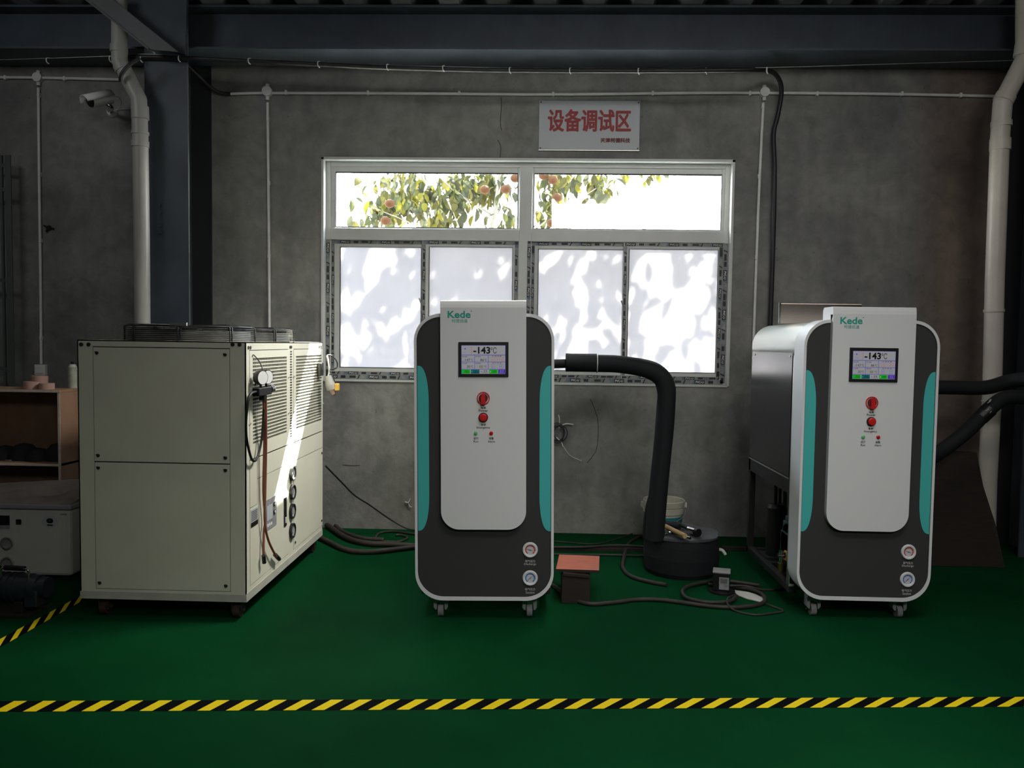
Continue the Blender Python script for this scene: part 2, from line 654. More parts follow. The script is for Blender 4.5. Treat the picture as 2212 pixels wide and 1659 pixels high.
def copy_tree(o, parent=None):
    c = o.copy()
    col.objects.link(c)
    if parent is not None:
        c.parent = parent
    for ch in [q for q in bpy.data.objects if q.parent == o]:
        copy_tree(ch, c)
    return c


def recentre(o, origin):
    """move a mesh object's origin without moving its shape"""
    origin = Vector(origin)
    o.data.transform(Matrix.Translation(-origin))
    o.location = origin
    return o


# ================================================================ SETTING
WY = 6.27                       # inner face of the back wall
XL, XR, YB, ZC = -5.2, 5.2, -4.5, 3.957
WX0, WX1, WZ0, WZ1 = -1.705, 1.482, 1.188, 2.922   # window opening

b = MB()
b.box(XL, XR, YB, WY + .0, -.12, 0)
tag(b.build('floor', M_floor), 'dark green painted workshop floor', 'floor', kind='structure')

b = MB()
T = .13
b.box(XL - .2, WX0, WY, WY + T, -.12, 4.5)
b.box(WX1, XR + .2, WY, WY + T, -.12, 4.5)
b.box(WX0, WX1, WY, WY + T, -.12, WZ0)
b.box(WX0, WX1, WY, WY + T, WZ1, 4.5)
wb = tag(b.build('wall_back', M_wall), 'rough grey cement-rendered wall around the window', 'wall', kind='structure')
# pale plaster lip round the opening
b = MB()
for (x0, x1, z0, z1) in ((WX0 - .012, WX0 + .006, WZ0, WZ1 + .012), (WX1 - .006, WX1 + .012, WZ0, WZ1 + .012), (WX0 - .012, WX1 + .012, WZ1 - .006, WZ1 + .014), (WX0, WX1, WZ0 - .008, WZ0 + .004)):
    b.box(x0, x1, WY - .012, WY + .08, z0, z1)
b.build('opening_edge', M_pvc, wb)
# cracks and pits in the render, fine recessed-looking hairlines of filler
b = MB()
for pts in ([(1082, 210), (1083, 228), (1081, 262), (1083, 282)], [(1075, 302), (1082, 318), (1080, 340)],
            [(1275, 862), (1290, 900), (1292, 940), (1287, 975), (1268, 1000)], [(740, 1004), (762, 1006), (778, 1005)]):
    b.tube([PL(x, y, WY - .0005) for x, y in pts], .0022, 5, sub=2)
b.build('wall_crack', M_seam, wb)

b = MB(); b.box(XL - .2, XL, YB, WY + .2, -.12, 4.5)
tag(b.build('wall_left', M_wall), 'grey rendered side wall left of the frame', 'wall', kind='structure')
b = MB(); b.box(XR, XR + .2, YB, WY + .2, -.12, 4.5)
tag(b.build('wall_right', M_wall), 'grey rendered side wall right of the frame', 'wall', kind='structure')
b = MB(); b.box(XL - .2, XR + .2, YB - .2, YB, -.12, 4.5)
tag(b.build('wall_front', M_wall), 'grey rendered wall behind the photographer', 'wall', kind='structure')

# corrugated deck
b = MB()
per = .35
x = XL - .1
top = []
while x < XR + .1:
    top += [(x, ZC), (x + .14, ZC), (x + .20, ZC + .075), (x + .29, ZC + .075)]
    x += per
prof = top + [(p[0], p[1] + .006) for p in reversed(top)]
nn = len(top)
A = [Vector((p[0], YB - .1, p[1])) for p in top]
B = [Vector((p[0], WY + .02, p[1])) for p in top]
b.add(A + B, [(i, i + 1, nn + i + 1, nn + i) for i in range(nn - 1)])
b.box(XL - .2, XR + .2, YB - .2, WY + .2, ZC + .08, ZC + .16)
tag(b.build('ceiling', M_deck), 'dark corrugated metal roof deck above the beam', 'ceiling', kind='structure')

# eave beam (I section)
zb = PL(1100, 147, WY - .01).z
b = MB()
b.box(XL, XR, 5.87, 6.24, zb, zb + .014)
b.box(XL, XR, 6.03, 6.045, zb + .014, ZC - .024)
b.box(XL, XR, 5.9, 6.18, ZC - .024, ZC - .012)
b.box(XL, XR, 5.915, 6.16, ZC - .012, ZC - .001)
tag(b.build('roof_beam', M_steel), 'long dark blue steel I-beam across the top of the wall', 'beam', kind='structure')


def column(px0, px1, py, side_web=True, name='steel_column', label=''):
    x0, x1 = PL(px0, py, 5.83).x, PL(px1, py, 5.83).x
    b = MB()
    b.box(x0, x1, 5.83, 5.845, 0, ZC)
    b.box((x0 + x1) / 2 - .006, (x0 + x1) / 2 + .006, 5.845, 6.24, 0, ZC)
    o = tag(b.build(name, M_steel), label, 'column', kind='structure')
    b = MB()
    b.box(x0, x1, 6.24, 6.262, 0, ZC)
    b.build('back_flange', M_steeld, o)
    # pale edge strip of the flange
    b = MB()
    b.box(x1, x1 + .004, 5.829, 5.846, 0, ZC - .12)
    b.build('flange_edge', M_steel2, o)
    return x0, x1, o


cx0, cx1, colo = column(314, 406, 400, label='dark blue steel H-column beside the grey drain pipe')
b = MB()
for (px, py, r) in ((345, 443, .016), (346, 460, .014), (347, 487, .015), (347, 502, .016)):
    p = PL(px, py, 5.83)
    b.cyl(p + Vector((0, .001, 0)), p - Vector((0, .012, 0)), r, 8)
b.build('bolt', M_steel, colo)
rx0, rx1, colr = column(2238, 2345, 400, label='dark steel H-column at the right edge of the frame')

# knee brace running up to the left from the column, with gusset
YBR = 5.62
b = MB()
A1, A2 = PL(385, 112, YBR), PL(322, 106, YBR)
B1, B2 = PL(238, -6, YBR), PL(182, -4, YBR)
b = MB()
kk = 1.0
bp_ = [A1, A2, A2 + (B2 - A2) * kk, A1 + (B1 - A1) * kk]
b.prism([(v.x, v.z) for v in bp_][::-1], YBR, YBR + .012)
e0, e1 = A2.copy(), A2 + (B2 - A2) * kk
b.bar(e0 + Vector((0, .04, 0)), e1 + Vector((0, .04, 0)), .10, .012, up=(1, 0, 1))
b.build('x', M_steel2)
bo = bpy.data.objects['x']; bo.name = 'knee_brace'
tag(bo, 'grey steel brace slanting from the column to the upper left', 'brace', kind='structure')
b = MB()
b.prism([(v.x, v.z) for v in (PL(343, 103, 5.8), PL(400, 118, 5.8), PL(404, 0, 5.8), PL(255, 0, 5.8))], 5.795, 5.825)
tag(b.build('gusset_plate', M_steel), 'dark gusset plate between brace and column', 'plate', kind='structure')

# ---- window
W1 = empty('window_1', ((WX0 + WX1) / 2, WY + .1, WZ0), label='wide white-framed workshop window, clear panes above, filmed sliding panes below', cat='window', kind='structure')
YW = 6.33
WO = Vector(((WX0 + WX1) / 2, WY + .1, WZ0))


def wp(px, py, Y=YW):
    p = PL(px, py, Y)
    return p.x, p.z


def wchild(b, name, m, parent=W1, bevel=0):
    o = b.build(name, m, None, bevel)
    o.parent = parent
    if parent is W1:
        o.matrix_parent_inverse = Matrix.Translation(WO).inverted()
    return o


def rect_frame(b, x0, x1, z0, z1, wl, wr, wb_, wt, y0, y1, m=None):
    b.box(x0, x0 + wl, y0, y1, z0, z1, m)
    b.box(x1 - wr, x1, y0, y1, z0, z1, m)
    b.box(x0 + wl, x1 - wr, y0, y1, z0, z0 + wb_, m)
    b.box(x0 + wl, x1 - wr, y0, y1, z1 - wt, z1, m)


b = MB()
zt_a = wp(1100, 496)[1]      # transom top
zt_b = wp(1100, 521)[1]      # transom bottom
xm_a, xm_b = wp(1122, 430)[0], wp(1150, 430)[0]
rect_frame(b, WX0 + .003, WX1 - .003, WZ0 + .003, WZ1 - .003, .04, .04, .04, .04, YW, YW + .07)
b.box(WX0 + .04, WX1 - .04, YW - .008, YW + .07, zt_b, zt_a)
b.box(xm_a, xm_b, YW - .012, YW + .07, WZ0 + .04, WZ1 - .04)
wchild(b, 'window_frame', M_pvc, bevel=.004)
# upper fixed lights
GU = []
for (x0p, x1p, y0p, y1p, fx0, fx1) in ((725, 1117, 371, 493, WX0 + .041, xm_a + .002), (1155, 1557, 374, 497, xm_b - .002, WX1 - .041)):
    gx0, gz1 = wp(x0p, y0p)
    gx1, gz0 = wp(x1p, y1p)
    b = MB()
    rect_frame(b, fx0, fx1, zt_a - .002, WZ1 - .041, gx0 - fx0, fx1 - gx1, gz0 - zt_a + .002, WZ1 - .041 - gz1, YW + .008, YW + .05)
    fr = wchild(b, 'fixed_light', M_pvc, bevel=.003)
    b = MB()
    rect_frame(b, gx0 - .001, gx1 + .001, gz0 - .001, gz1 + .001, .004, .004, .003, .010, YW + .007, YW + .012)
    wchild(b, 'glazing_gasket', M_gasket, fr)
    b = MB()
    b.box(gx0, gx1, YW + .028, YW + .032, gz0, gz1)
    wchild(b, 'pane', M_glass, fr)
    GU.append((gx0, gx1, gz0, gz1))


def film(b, x0, z0, x1, z1, y, seed):
    """a strip of printed protective film between two points along x or z"""
    rnd = random.Random(seed)
    horiz = abs(x1 - x0) > abs(z1 - z0)
    L = abs(x1 - x0) if horiz else abs(z1 - z0)
    wd = abs(z1 - z0) if horiz else abs(x1 - x0)
    cx, cz = (min(x0, x1), (z0 + z1) / 2) if horiz else ((x0 + x1) / 2, min(z0, z1))
    b.box(x0, x1, y - .001, y + .001, z0, z1, M_film)

    def rectp(a, c, lo, hi, m, sl=0.0):
        lo, hi = (lo - .5) * wd, (hi - .5) * wd
        a, c = max(0, min(L, a)), max(0, min(L, c))
        if c - a < .002:
            return
        sl = min(sl, L - c)
        pts = [(a, lo), (c, lo), (c + sl, hi), (a + sl, hi)]
        if horiz:
            q = [Vector((cx + u, y - .0018, cz + v)) for u, v in pts]
        else:
            q = [Vector((cx - v, y - .0018, cz + u)) for u, v in pts]
        b.quad(*q, m)
    t = rnd.uniform(-.2, 0)
    while t < L:
        rectp(t, t + .05, .25, .78, M_print)
        rectp(t + .062, t + .072, .05, .95, M_print, .014)
        rectp(t + .09, t + .12, .2, .75, M_lab)
        rectp(t + .135, t + .15, .05, .95, M_printb, .012)
        rectp(t + .155, t + .235, .08, .92, M_print)
        c_ = t + .195
        if .04 < c_ < L - .04:
            if horiz:
                b.text('PVC-U', (cx + c_, y - .0025, cz), .062, wd * .5, M_white, .02)
            else:
                b.text('PVC-U', (cx, y - .0025, cz + c_), .062, wd * .5, M_white, .02, right=(0, 0, -1), up=(1, 0, 0))
        rectp(t + .245, t + .252, .05, .95, M_lab, .010)
        rectp(t + .262, t + .30, .2, .8, M_print)
        t += .325 + rnd.uniform(-.02, .03)


# frame film (on the outer frame round the sliding sashes)
b = MB()
xl0, xl1 = wp(703, 650)[0], wp(714, 650)[0]
film(b, WX0 + .008, WZ0 + .02, WX0 + .040, zt_b, YW - .002, 1)
film(b, WX1 - .044, WZ0 + .02, WX1 - .008, zt_b, YW - .002, 2)
film(b, WX0 + .02, WZ0 + .008, WX1 - .02, WZ0 + .044, YW - .002, 3)
film(b, xm_b - .034, WZ0 + .04, xm_b - .004, zt_b, YW - .0135, 4)
wchild(b, 'protective_film', M_film)

# sliding sashes: px of glass l, r, t, b ; sash outer l, r ; depth offset ; film sides
SASH = [((733, 907, 532, 796), (715, 922), .030, 'white film'), ((927, 1104, 533, 797), (911, 1122), .004, ''),
        ((1163, 1342, 537, 803), (1150, 1356), .030, ''), ((1359, 1545, 538, 806), (1345, 1566), .004, '')]
for k, ((gl, gr, gt, gb), (sl, sr), dy, _) in enumerate(SASH):
    gx0, gz1 = wp(gl, gt)
    gx1, gz0 = wp(gr, gb)
    sx0, sx1 = wp(sl, 650)[0], wp(sr, 650)[0]
    sx0 = WX0 + .040 if k == 0 else xm_b - .003 if k == 2 else sx0
    sx1 = xm_a + .003 if k == 1 else WX1 - .040 if k == 3 else sx1
    sz0, sz1 = WZ0 + .040, zt_b + .003
    y0 = YW + dy
    b = MB()
    rect_frame(b, sx0, sx1, sz0, sz1, gx0 - sx0, sx1 - gx1, gz0 - sz0, sz1 - gz1, y0, y0 + .024)
    sa = wchild(b, 'sliding_sash', M_pvc, bevel=.003)
    b = MB()
    fw = .030
    film(b, sx0 + .006, sz1 - .032, sx1 - .006, sz1 - .004, y0 - .002, 10 + k)
    film(b, sx0 + .006, sz0 + .003, sx1 - .006, sz0 + .028, y0 - .002, 20 + k)
    if k in (0, 2):
        film(b, sx0 + .003, sz0 + .03, min(sx0 + .028, gx0 - .004), sz1 - .034, y0 - .002, 30 + k)
        film(b, gx1 + .003, sz0 + .03, sx1 - .002, sz1 - .034, y0 - .0016, 50 + k)
    else:
        film(b, sx1 - .034, sz0 + .03, sx1 - .006, sz1 - .034, y0 - .002, 40 + k)
        film(b, sx0 + .003, sz0 + .03, sx0 + .028, sz1 - .034, y0 - .002, 60 + k)
    wchild(b, 'protective_film', M_film, sa)
    b = MB()
    rect_frame(b, gx0 - .001, gx1 + .001, gz0 - .001, gz1 + .001, .005, .003, .004, .003, y0 - .003, y0 + .002)
    wchild(b, 'glazing_gasket', M_gasket, sa)
    b = MB()
    b.box(gx0, gx1, y0 + .010, y0 + .014, gz0, gz1)
    wchild(b, 'filmed_pane', M_frost, sa)
    if k in (0, 2):
        p = Vector((gx1 + .006, y0 - .012, wp(900, 656)[1]))
        b = MB()
        b.box(p.x - .008, p.x + .008, p.y - .004, p.y + .010, p.z - .05, p.z + .012)
        b.bar(p + Vector((-.004, -.006, .005)), p + Vector((-.018, -.014, .045)), .006, .010)
        wchild(b, 'sash_catch', M_galv, sa, .002)

# added slab outside, unseen from inside, keeping sun off the floor
b = MB()
b.box(-.80, 2.1, WY + T, WY + T + .62, 3.06, 3.16)
tag(b.build('sun_blocker', M_bldw), 'added unseen slab outside above the window, blocking the sun', 'blocker', kind='structure')

# ---- outside
b = MB(); b.box(-30, 30, WY + T, 40, -.32, -.12)
tag(b.build('ground', M_ground), 'pale paved yard outside the window', 'ground', kind='structure')
bx0 = PL(1518, 380, 16).x
b = MB()
b.box(bx0, bx0 + 6, 16, 22, -.12, PL(1530, 402, 16).z, M_bldw)
b.box(bx0 - .1, bx0 + 6, 15.95, 22, PL(1530, 402, 16).z, PL(1530, 350, 16).z, M_bldb)
tag(b.build('building', M_bldw), 'white building with a pale blue band seen through the top right pane', 'building')

tree = empty('persimmon_tree', (-.6, 8.7, -.12), label='leafy persimmon tree with orange fruit outside the upper window panes', cat='tree')
TO = Vector((-.6, 8.7, -.12))
rt = random.Random(3)
b = MB()
b.tube([(0, 0, 0), (.05, .05, 1.2), (.0, .0, 2.4), (.15, .1, 3.4), (.1, 0, 4.6)], .05, 8, sub=4, rf=lambda t: 1 - .7 * t)
for q in [[(0, 0, 2.2), (-.5, 0, 2.75), (-1.2, -.2, 3.05)], [(0, 0, 2.2), (.5, -.1, 2.8), (1.2, 0, 3.3)], [(.1, .1, 3), (-.5, -.2, 3.4), (-.9, -.1, 4.2)],
          [(0, 0, 2.1), (-.2, -.3, 2.7), (-.4, -.4, 3.2)], [(.1, 0, 3.4), (.9, 0, 4.1), (1.8, .2, 4.6)], [(.1, 0, 3.6), (.4, .2, 4.4), (.6, .1, 5.0)]]:
    b.tube(q, .014, 6, sub=4, rf=lambda t: 1 - .7 * t)
b.build('trunk', M_bark, tree)


def leaf_mesh(m):
    b = MB()
    n = 5
    vs = []
    for i in range(n + 1):
        t = i / n
        wdt = .036 * math.sin(PI * (t * .92 + .04)) ** .8
        z = -.02 * (2 * t - 1) ** 2
        vs += [(-wdt, t * .13, z + .006), (0, t * .13, z - .003), (wdt, t * .13, z + .006)]
    fs = []
    for i in range(n):
        a = i * 3
        fs += [(a, a + 1, a + 4, a + 3), (a + 1, a + 2, a + 5, a + 4)]
    b.add(vs, fs, None, True)
    me = bpy.data.meshes.new('leaf')
    me.from_pydata(b.v, [], b.f)
    me.materials.append(m)
    me.update()
    return me


LM = [leaf_mesh(m) for m in M_leafs]
# seen leaves: clusters given in photograph pixels, set out in depth about the tree
clusters = [(830, 450, 60, 40, 40), (900, 420, 60, 35, 45), (960, 460, 60, 45, 45), (1000, 400, 45, 30, 40), (1060, 400, 40, 30, 30), (860, 385, 50, 16, 16),
            (1090, 480, 30, 40, 12), (1195, 430, 32, 60, 42), (1220, 385, 60, 12, 16), (1295, 400, 22, 24, 24), (1380, 380, 60, 10, 16), (1230, 470, 18, 25, 8), (1390, 492, 14, 5, 3), (740, 377, 30, 8, 4)]
cnt = 0
for (px, py, sx, sy, n) in clusters:
    for i in range(int(n * .72)):
        p = PL(px + rt.gauss(0, .55) * sx, py + rt.gauss(0, .55) * sy, 8.5 + rt.uniform(-.5, .6))
        if cnt >= 285:
            break
        k = rt.choices([0, 1, 2, 3], [5, 4, 2.2 if py > 395 else 5, 3])[0]
        o = bpy.data.objects.new('leaf', LM[k])
        o.location = p - TO
        o.rotation_euler = (rt.uniform(-1.9, -.6), rt.uniform(-.7, .7), rt.uniform(0, 2 * PI))
        s_ = rt.uniform(.65, 1.15)
        o.scale = (s_, s_, s_)
        o.parent = tree
        col.objects.link(o)
        cnt += 1
# the rest of the crown above, which dapples the filmed panes
src = [(v.co.copy()) for v in LM[0].vertices]
srf = [tuple(p.vertices) for p in LM[0].polygons]
b = MB()
for i in range(2600):
    t_ = rt.random()
    if t_ < .6:
        c = Vector((rt.uniform(-1.7, 2.9), rt.uniform(7.9, 9.3), 0))
        c.z = 1.9 + (c.y - YW) * 1.25 + rt.gauss(0, .42)
        pane_z = c.z - (c.y - YW) * 1.25
        pane_x = c.x - (c.y - YW) * .35
        if pane_z > 2.28 or (pane_z < 1.75 and rt.random() < .55) or (pane_x > .8 and rt.random() < .8):
            continue
        u_, v_ = pane_x + pane_z * 1.0, pane_z - pane_x * .9
        if math.sin(u_ * 3.1) + math.sin(v_ * 12 + 2 * math.sin(u_ * 4)) > .55:
            continue
        s_ = rt.uniform(1.0, 1.7)
    else:
        c = Vector((rt.gauss(.2, 1.1), rt.uniform(8.6, 10.4), rt.uniform(3.6, 5.4)))
        s_ = rt.uniform(.9, 1.3)
        pane_z = c.z - (c.y - YW) * 1.25
        pane_x = c.x - (c.y - YW) * .35
        if -1.9 < pane_x < -.7 and 2.1 < pane_z < 3.3:
            continue
    M = Matrix.Translation(c - TO) @ Matrix.Rotation(rt.uniform(0, 6.3), 4, 'Z') @ Matrix.Rotation(rt.uniform(-1.2, .3), 4, 'X') @ Matrix.Scale(s_, 4)
    b.add([M @ v for v in src], srf, M_leafs[rt.randrange(4)], True)
for (px, py, sx, sy, n) in clusters:
    if px > 1300 or px < 780:
        continue
    for i in range(int(n * 2.0)):
        c = PL(px + rt.gauss(0, .6) * sx, py + rt.gauss(0, .6) * sy, 9.0 + rt.uniform(-.2, .6))
        s_ = rt.uniform(.8, 1.25)
        M = Matrix.Translation(c - TO) @ Matrix.Rotation(rt.uniform(0, 6.3), 4, 'Z') @ Matrix.Rotation(rt.uniform(-1.9, -.6), 4, 'X') @ Matrix.Scale(s_, 4)
        b.add([M @ v for v in src], srf, M_leafs[rt.choice((0, 0, 1, 3, 3, 2))], True)
o = b.build('foliage', M_leafs[0], tree)
o['kind'] = 'stuff'
for (px, py) in ((842, 440), (1047, 410), (1092, 409), (1174, 379), (1194, 389), (1203, 427), (1192, 482), (833, 477), (1113, 385)):
    b = MB()
    b.sphere((0, 0, 0), .050, M_fruit, sz=.85)
    b.cyl((0, 0, .03), (0, 0, .042), .018, 6, M_bark)
    o = b.build('fruit', M_fruit, tree)
    o.location = PL(px, py, 7.85) - TO


# ================================================================ SERVICES ON THE WALL
def conduit_run(pts, name, label, r=.011, clips=(), boxes=(), m=M_conduit, Y=WY - .016, group=None):
    root = empty(name, PL(*pts[0], Y), label=label, cat='conduit', group=group)
    O = PL(*pts[0], Y)
    b = MB()
    b.tube([PL(x, y, Y) - O for x, y in pts], r, 10, sub=4)
    b.build('pipe', m, root)
    for (x, y) in clips:
        p = PL(x, y, Y) - O
        c = MB()
        c.box(p.x - .009, p.x + .009, p.y - .014, p.y + .016, p.z - .017, p.z + .017)
        c.build('clip', m, root, .003)
    for (x, y, rr) in boxes:
        p = PL(x, y, Y) - O
        c = MB()
        c.cyl(p + Vector((0, .016, 0)), p - Vector((0, .026, 0)), rr, 20)
        c.cyl(p + Vector((0, 0, rr * .8)), p + Vector((0, 0, rr * 1.5)), .016, 10)
        c.cyl(p - Vector((0, 0, rr * .8)), p - Vector((0, 0, rr * 1.7)), .015, 10)
        c.build('junction_box', m, root, .003)
    return root


conduit_run([(-40, 167), (80, 168), (258, 172)], 'conduit', 'white horizontal conduit at the upper left with a round junction box', clips=((12, 168), (140, 170)), boxes=((83, 168, .036),))
conduit_run([(83, 190), (85, 400), (88, 640), (89, 786)], 'conduit', 'white vertical conduit dropping to the white wall switch', clips=((84, 205), (86, 377), (88, 520), (89, 730)))
conduit_run([(497, 203), (580, 201), (900, 202), (1190, 204), (1500, 201), (1650, 201), (1900, 203), (2150, 208)], 'conduit', 'long white horizontal conduit above the window',
            clips=((618, 200), (795, 201), (992, 202), (1195, 204), (1410, 202), (1620, 202), (1765, 203), (1948, 203), (2075, 206)), boxes=((578, 198, .038), (1651, 200, .036)))
conduit_run([(578, 222), (580, 400), (581, 560), (582, 745)], 'conduit', 'white vertical conduit left of the window, behind the fan guards', clips=((579, 257), (581, 395), (581, 553)))
conduit_run([(1649, 222), (1641, 380), (1634, 560), (1626, 790)], 'conduit', 'white vertical conduit right of the window', clips=((1647, 229), (1639, 381), (1633, 556)))
p = PL(88, 799, WY - .02)
sw = empty('wall_switch', (p.x, WY, p.z), label='square white wall switch below the left conduit', cat='switch')
b = MB(); b.box(-.043, .043, -.035, 0, -.043, .043); b.build('switch_box', M_conduit, sw, .003)
b = MB(); b.box(-.028, .028, -.040, -.0352, -.028, .028); b.build('rocker', M_conduit, sw, .002)


def drain(name, pts, sleeves, r, label, m, Yc, bends=()):
    root = empty(name, PL(*pts[-1], Yc), label=label, cat='pipe')
    O = PL(*pts[-1], Yc)
    P = [PL(x, y, Yc) - O for x, y in pts]
    b = MB()
    for a_, c_ in zip(P, P[1:]):
        b.cyl(a_, c_, r, 22)
    for q in P[1:-1]:
        b.sphere(q, r * 1.0, n=22)
    b.build('pipe', m, root)
    for (x0, y0, x1, y1) in sleeves:
        c = MB()
        c.cyl(PL(x0, y0, Yc) - O, PL(x1, y1, Yc) - O, r * 1.10, 22)
        c.build('sleeve', m, root, .004)
    return root


drain('drain_pipe', [(258, -4), (258, 132), (300, 214), (303, 300), (306, 500), (308, 740), (311, 1200)],
      [(257, 98, 257, 114), (262, 140, 268, 152), (302, 230, 303, 258), (303, 305, 303, 318), (303, 285, 303, 291)], .054, 'grey-white plastic drain pipe with a dog-leg beside the left column', M_drain_l, 5.70)
drain('drain_pipe', [(2215, -4), (2215, 125), (2166, 220), (2160, 300), (2149, 600), (2143, 850), (2133, 1040), (2128, 1230)],
      [(2216, 96, 2212, 122), (2174, 205, 2166, 220), (2163, 262, 2163, 274), (2161, 300, 2160, 325), (2147, 668, 2147, 674)], .061, 'beige plastic drain pipe with a dog-leg at the right end of the wall', M_drain, 5.72)

# messenger wire with hooks and the thick black cable below it
YC = 5.80
wire = [(-40, 130), (100, 126), (240, 121), (300, 117), (388, 120), (540, 127), (690, 134), (840, 141), (1100, 147), (1232, 148), (1450, 148), (1660, 146), (1900, 139), (2240, 129)]
root = empty('cable_run', PL(300, 117, YC), label='thin steel messenger wire with small white hooks under the beam', cat='wire')
O = root.location.copy()
b = MB()
b.tube([PL(x, y, YC) - O for x, y in wire], .0022, 6, sub=3)
b.build('wire', M_galv, root)
for (x, y) in ((102, 130), (238, 127), (305, 127), (387, 126), (538, 131), (688, 138), (837, 144), (958, 147), (1102, 151), (1232, 152), (1380, 153), (1526, 152), (1658, 151)):
    b = MB()
    q = PL(x, y, YC - .02) - O
    b.tube([q + Vector((.004, .02, .022)), q + Vector((-.005, 0, .014)), q + Vector((-.004, 0, -.012)), q + Vector((.006, .012, -.022))], .0042, 6, sub=3)
    b.build('hook', M_conduit, root)


def cable(name, pts, r, m, label, cat='cable', n=8, sub=6, group=None):
    """points are world points; origin at the first"""
    O = Vector(pts[0])
    b = MB()
    b.tube([Vector(p) - O for p in pts], r, n, sub=sub)
    return tag(b.build(name, m, loc=O), label, cat, group)


cable('power_cable', [PL(x, y, YC - .005) for x, y in ((255, 126), (300, 123), (390, 125), (540, 132), (690, 139), (840, 146), (1100, 152), (1450, 153), (1620, 151))] +
      [PL(1662, 153, 6.0), PL(1682, 170, 6.12), PL(1688, 200, 6.17), PL(1680, 250, 6.2), PL(1671, 290, 6.22), PL(1673, 360, 6.22), PL(1672, 450, 6.22), PL(1669, 560, 6.22), PL(1664, 700, 6.22), PL(1660, 800, 6.22)],
      .0175, M_blackcab, 'thick black cable hung under the beam, dropping beside the right conduit')
cable('black_cable', [PL(302, 125, 5.62), PL(280, 140, 5.6), PL(264, 158, 5.6), PL(260, 174, 5.62)], .014, M_blackcab, 'short black cable looping down in front of the left drain pipe')
cable('black_cable', [PL(404, 140, 6.0), PL(434, 168, 6.15), PL(455, 188, 6.2), PL(474, 200, 6.24), PL(498, 203, WY - .02)], .014, M_blackcab, 'short black cable from the column to the long conduit')

# camera
p = PL(241, 243, WY)
cc = empty('security_camera', p, label='white bullet security camera on the wall near the left drain pipe', cat='camera')
O = p
b = MB()
Y = 6.05
a_, c_ = PL(183, 208, 5.92), PL(238, 204, 6.02)
bd = (c_ - a_).normalized()
q0 = PL(196, 219, 5.90) - O; q1 = PL(238, 210, 6.02) - O
b.cyl(q0, q1, .048, 16)
b.build('camera_body', M_conduit, cc, .006)
b = MB()
ax = (q1 - q0).normalized()
up = Vector((0, 0, 1)); sdv = ax.cross(up).normalized(); upv = sdv.cross(ax)
n = 9
vs, fs = [], []
for i in range(n):
    a = PI * i / (n - 1)
    for st, off in ((q0 - ax * .05, 0), (q1 + ax * .012, 0)):
        vs.append(st + sdv * (.056 * math.cos(a)) + upv * (.052 * math.sin(a) + .004))
for i in range(n - 1):
    fs.append((2 * i, 2 * i + 1, 2 * i + 3, 2 * i + 2))
b.add(vs, fs, None, True)
o = b.build('sun_shield', M_conduit, cc)
sm = o.modifiers.new('thick', 'SOLIDIFY'); sm.thickness = .005
b = MB(); b.cyl(q0 - ax * .012, q0 + ax * .004, .040, 18); b.build('lens', M_black, cc, .003)
b = MB(); b.tube([q1 - upv * .04 - ax * .05, q1 - upv * .075 - ax * .02, PL(236, 238, 6.16) - O, Vector((.01, -.03, -.0))], .016, 10); b.build('bracket_arm', M_chrome, cc)
b = MB(); b.lathe([(0, -.045), (.028, -.04), (.04, -.015), (.042, 0), (0, 0)], (.01, 0, 0), axis=(0, 1, 0), n=20); b.build('wall_mount', M_conduit, cc)
b = MB(); b.tube([q1 + upv * .01, PL(256, 210, 6.1) - O, PL(262, 222, 6.15) - O, PL(256, 234, 6.24) - O, (.02, -.01, 0)], .003, 6); b.build('lead', M_conduit, cc)

# sign
s0, s1 = PL(1165, 217, WY - .01), PL(1381, 325, WY - .01)
sg = empty('sign', ((s0.x + s1.x) / 2, WY, (s0.z + s1.z) / 2), label='grey-white board with red Chinese lettering above the window', cat='sign')
W_, H_ = s1.x - s0.x, s0.z - s1.z
b = MB(); b.box(-W_ / 2, W_ / 2, -.012, 0, -H_ / 2, H_ / 2); b.build('board', M_signw, sg, .003)
b = MB(); b.heavy('设备调试区', (0.0, -.0135, H_ * .095), W_ * .815, H_ * .435, M_signr, .0042); b.build('lettering', M_signr, sg)
b = MB(); b.heavy('天津柯德科技', (W_ * .26, -.0135, -H_ * .30), W_ * .29, H_ * .088, M_signd, .0014); b.build('small_lettering', M_signd, sg)
b = MB(); b.box(-W_ / 2 - .002, W_ / 2 + .002, -.016, 0, -H_ / 2 - .005, -H_ / 2 - .0005); b.build('lower_edge', M_galv, sg)
for sx in (-1, 1):
    for sz in (-1, 1):
        b = MB(); b.cyl((sx * (W_ / 2 - .014), -.016, sz * (H_ / 2 - .014)), (sx * (W_ / 2 - .014), -.012, sz * (H_ / 2 - .014)), .006, 8)
        b.build('screw', M_screw, sg)

# small hole with a dangling wire bundle in the wall and others
wbn = PL(1208, 932, WY - .03)
b = MB()
rw = random.Random(4)
for k in range(4):
    c = Vector((rw.uniform(-.02, .02), -.03 - .01 * k, rw.uniform(-.02, .02)))
    rx, rz = rw.uniform(.045, .06), rw.uniform(.055, .075)
    b.tube([c + Vector((rx * math.cos(t * PI / 5), 0, rz * math.sin(t * PI / 5))) for t in range(10)], .004, 6, M_blackcab, closed=True)
for pts in ([(.0, .0, .02), (.0, -.02, .1), (-.01, -.02, .13)], [(.0, 0, .03), (.05, -.02, .06), (.11, -.02, .055)], [(-.02, 0, -.05), (.02, -.02, -.09), (.03, -.02, -.12)]):
    b.tube(pts, .005, 6, M_conduit)
b.tube([(.03, -.02, -.11), (.09, -.02, -.19), (.18, -.02, -.23)], .0025, 6, M_conduit)
tag(b.build('wire_bundle', M_blackcab, loc=wbn + Vector((0, .03, 0))), 'small tangle of black and white wires on the wall beside the middle cabinet', 'wire')
p = PL(882, 1085, WY)
b = MB()
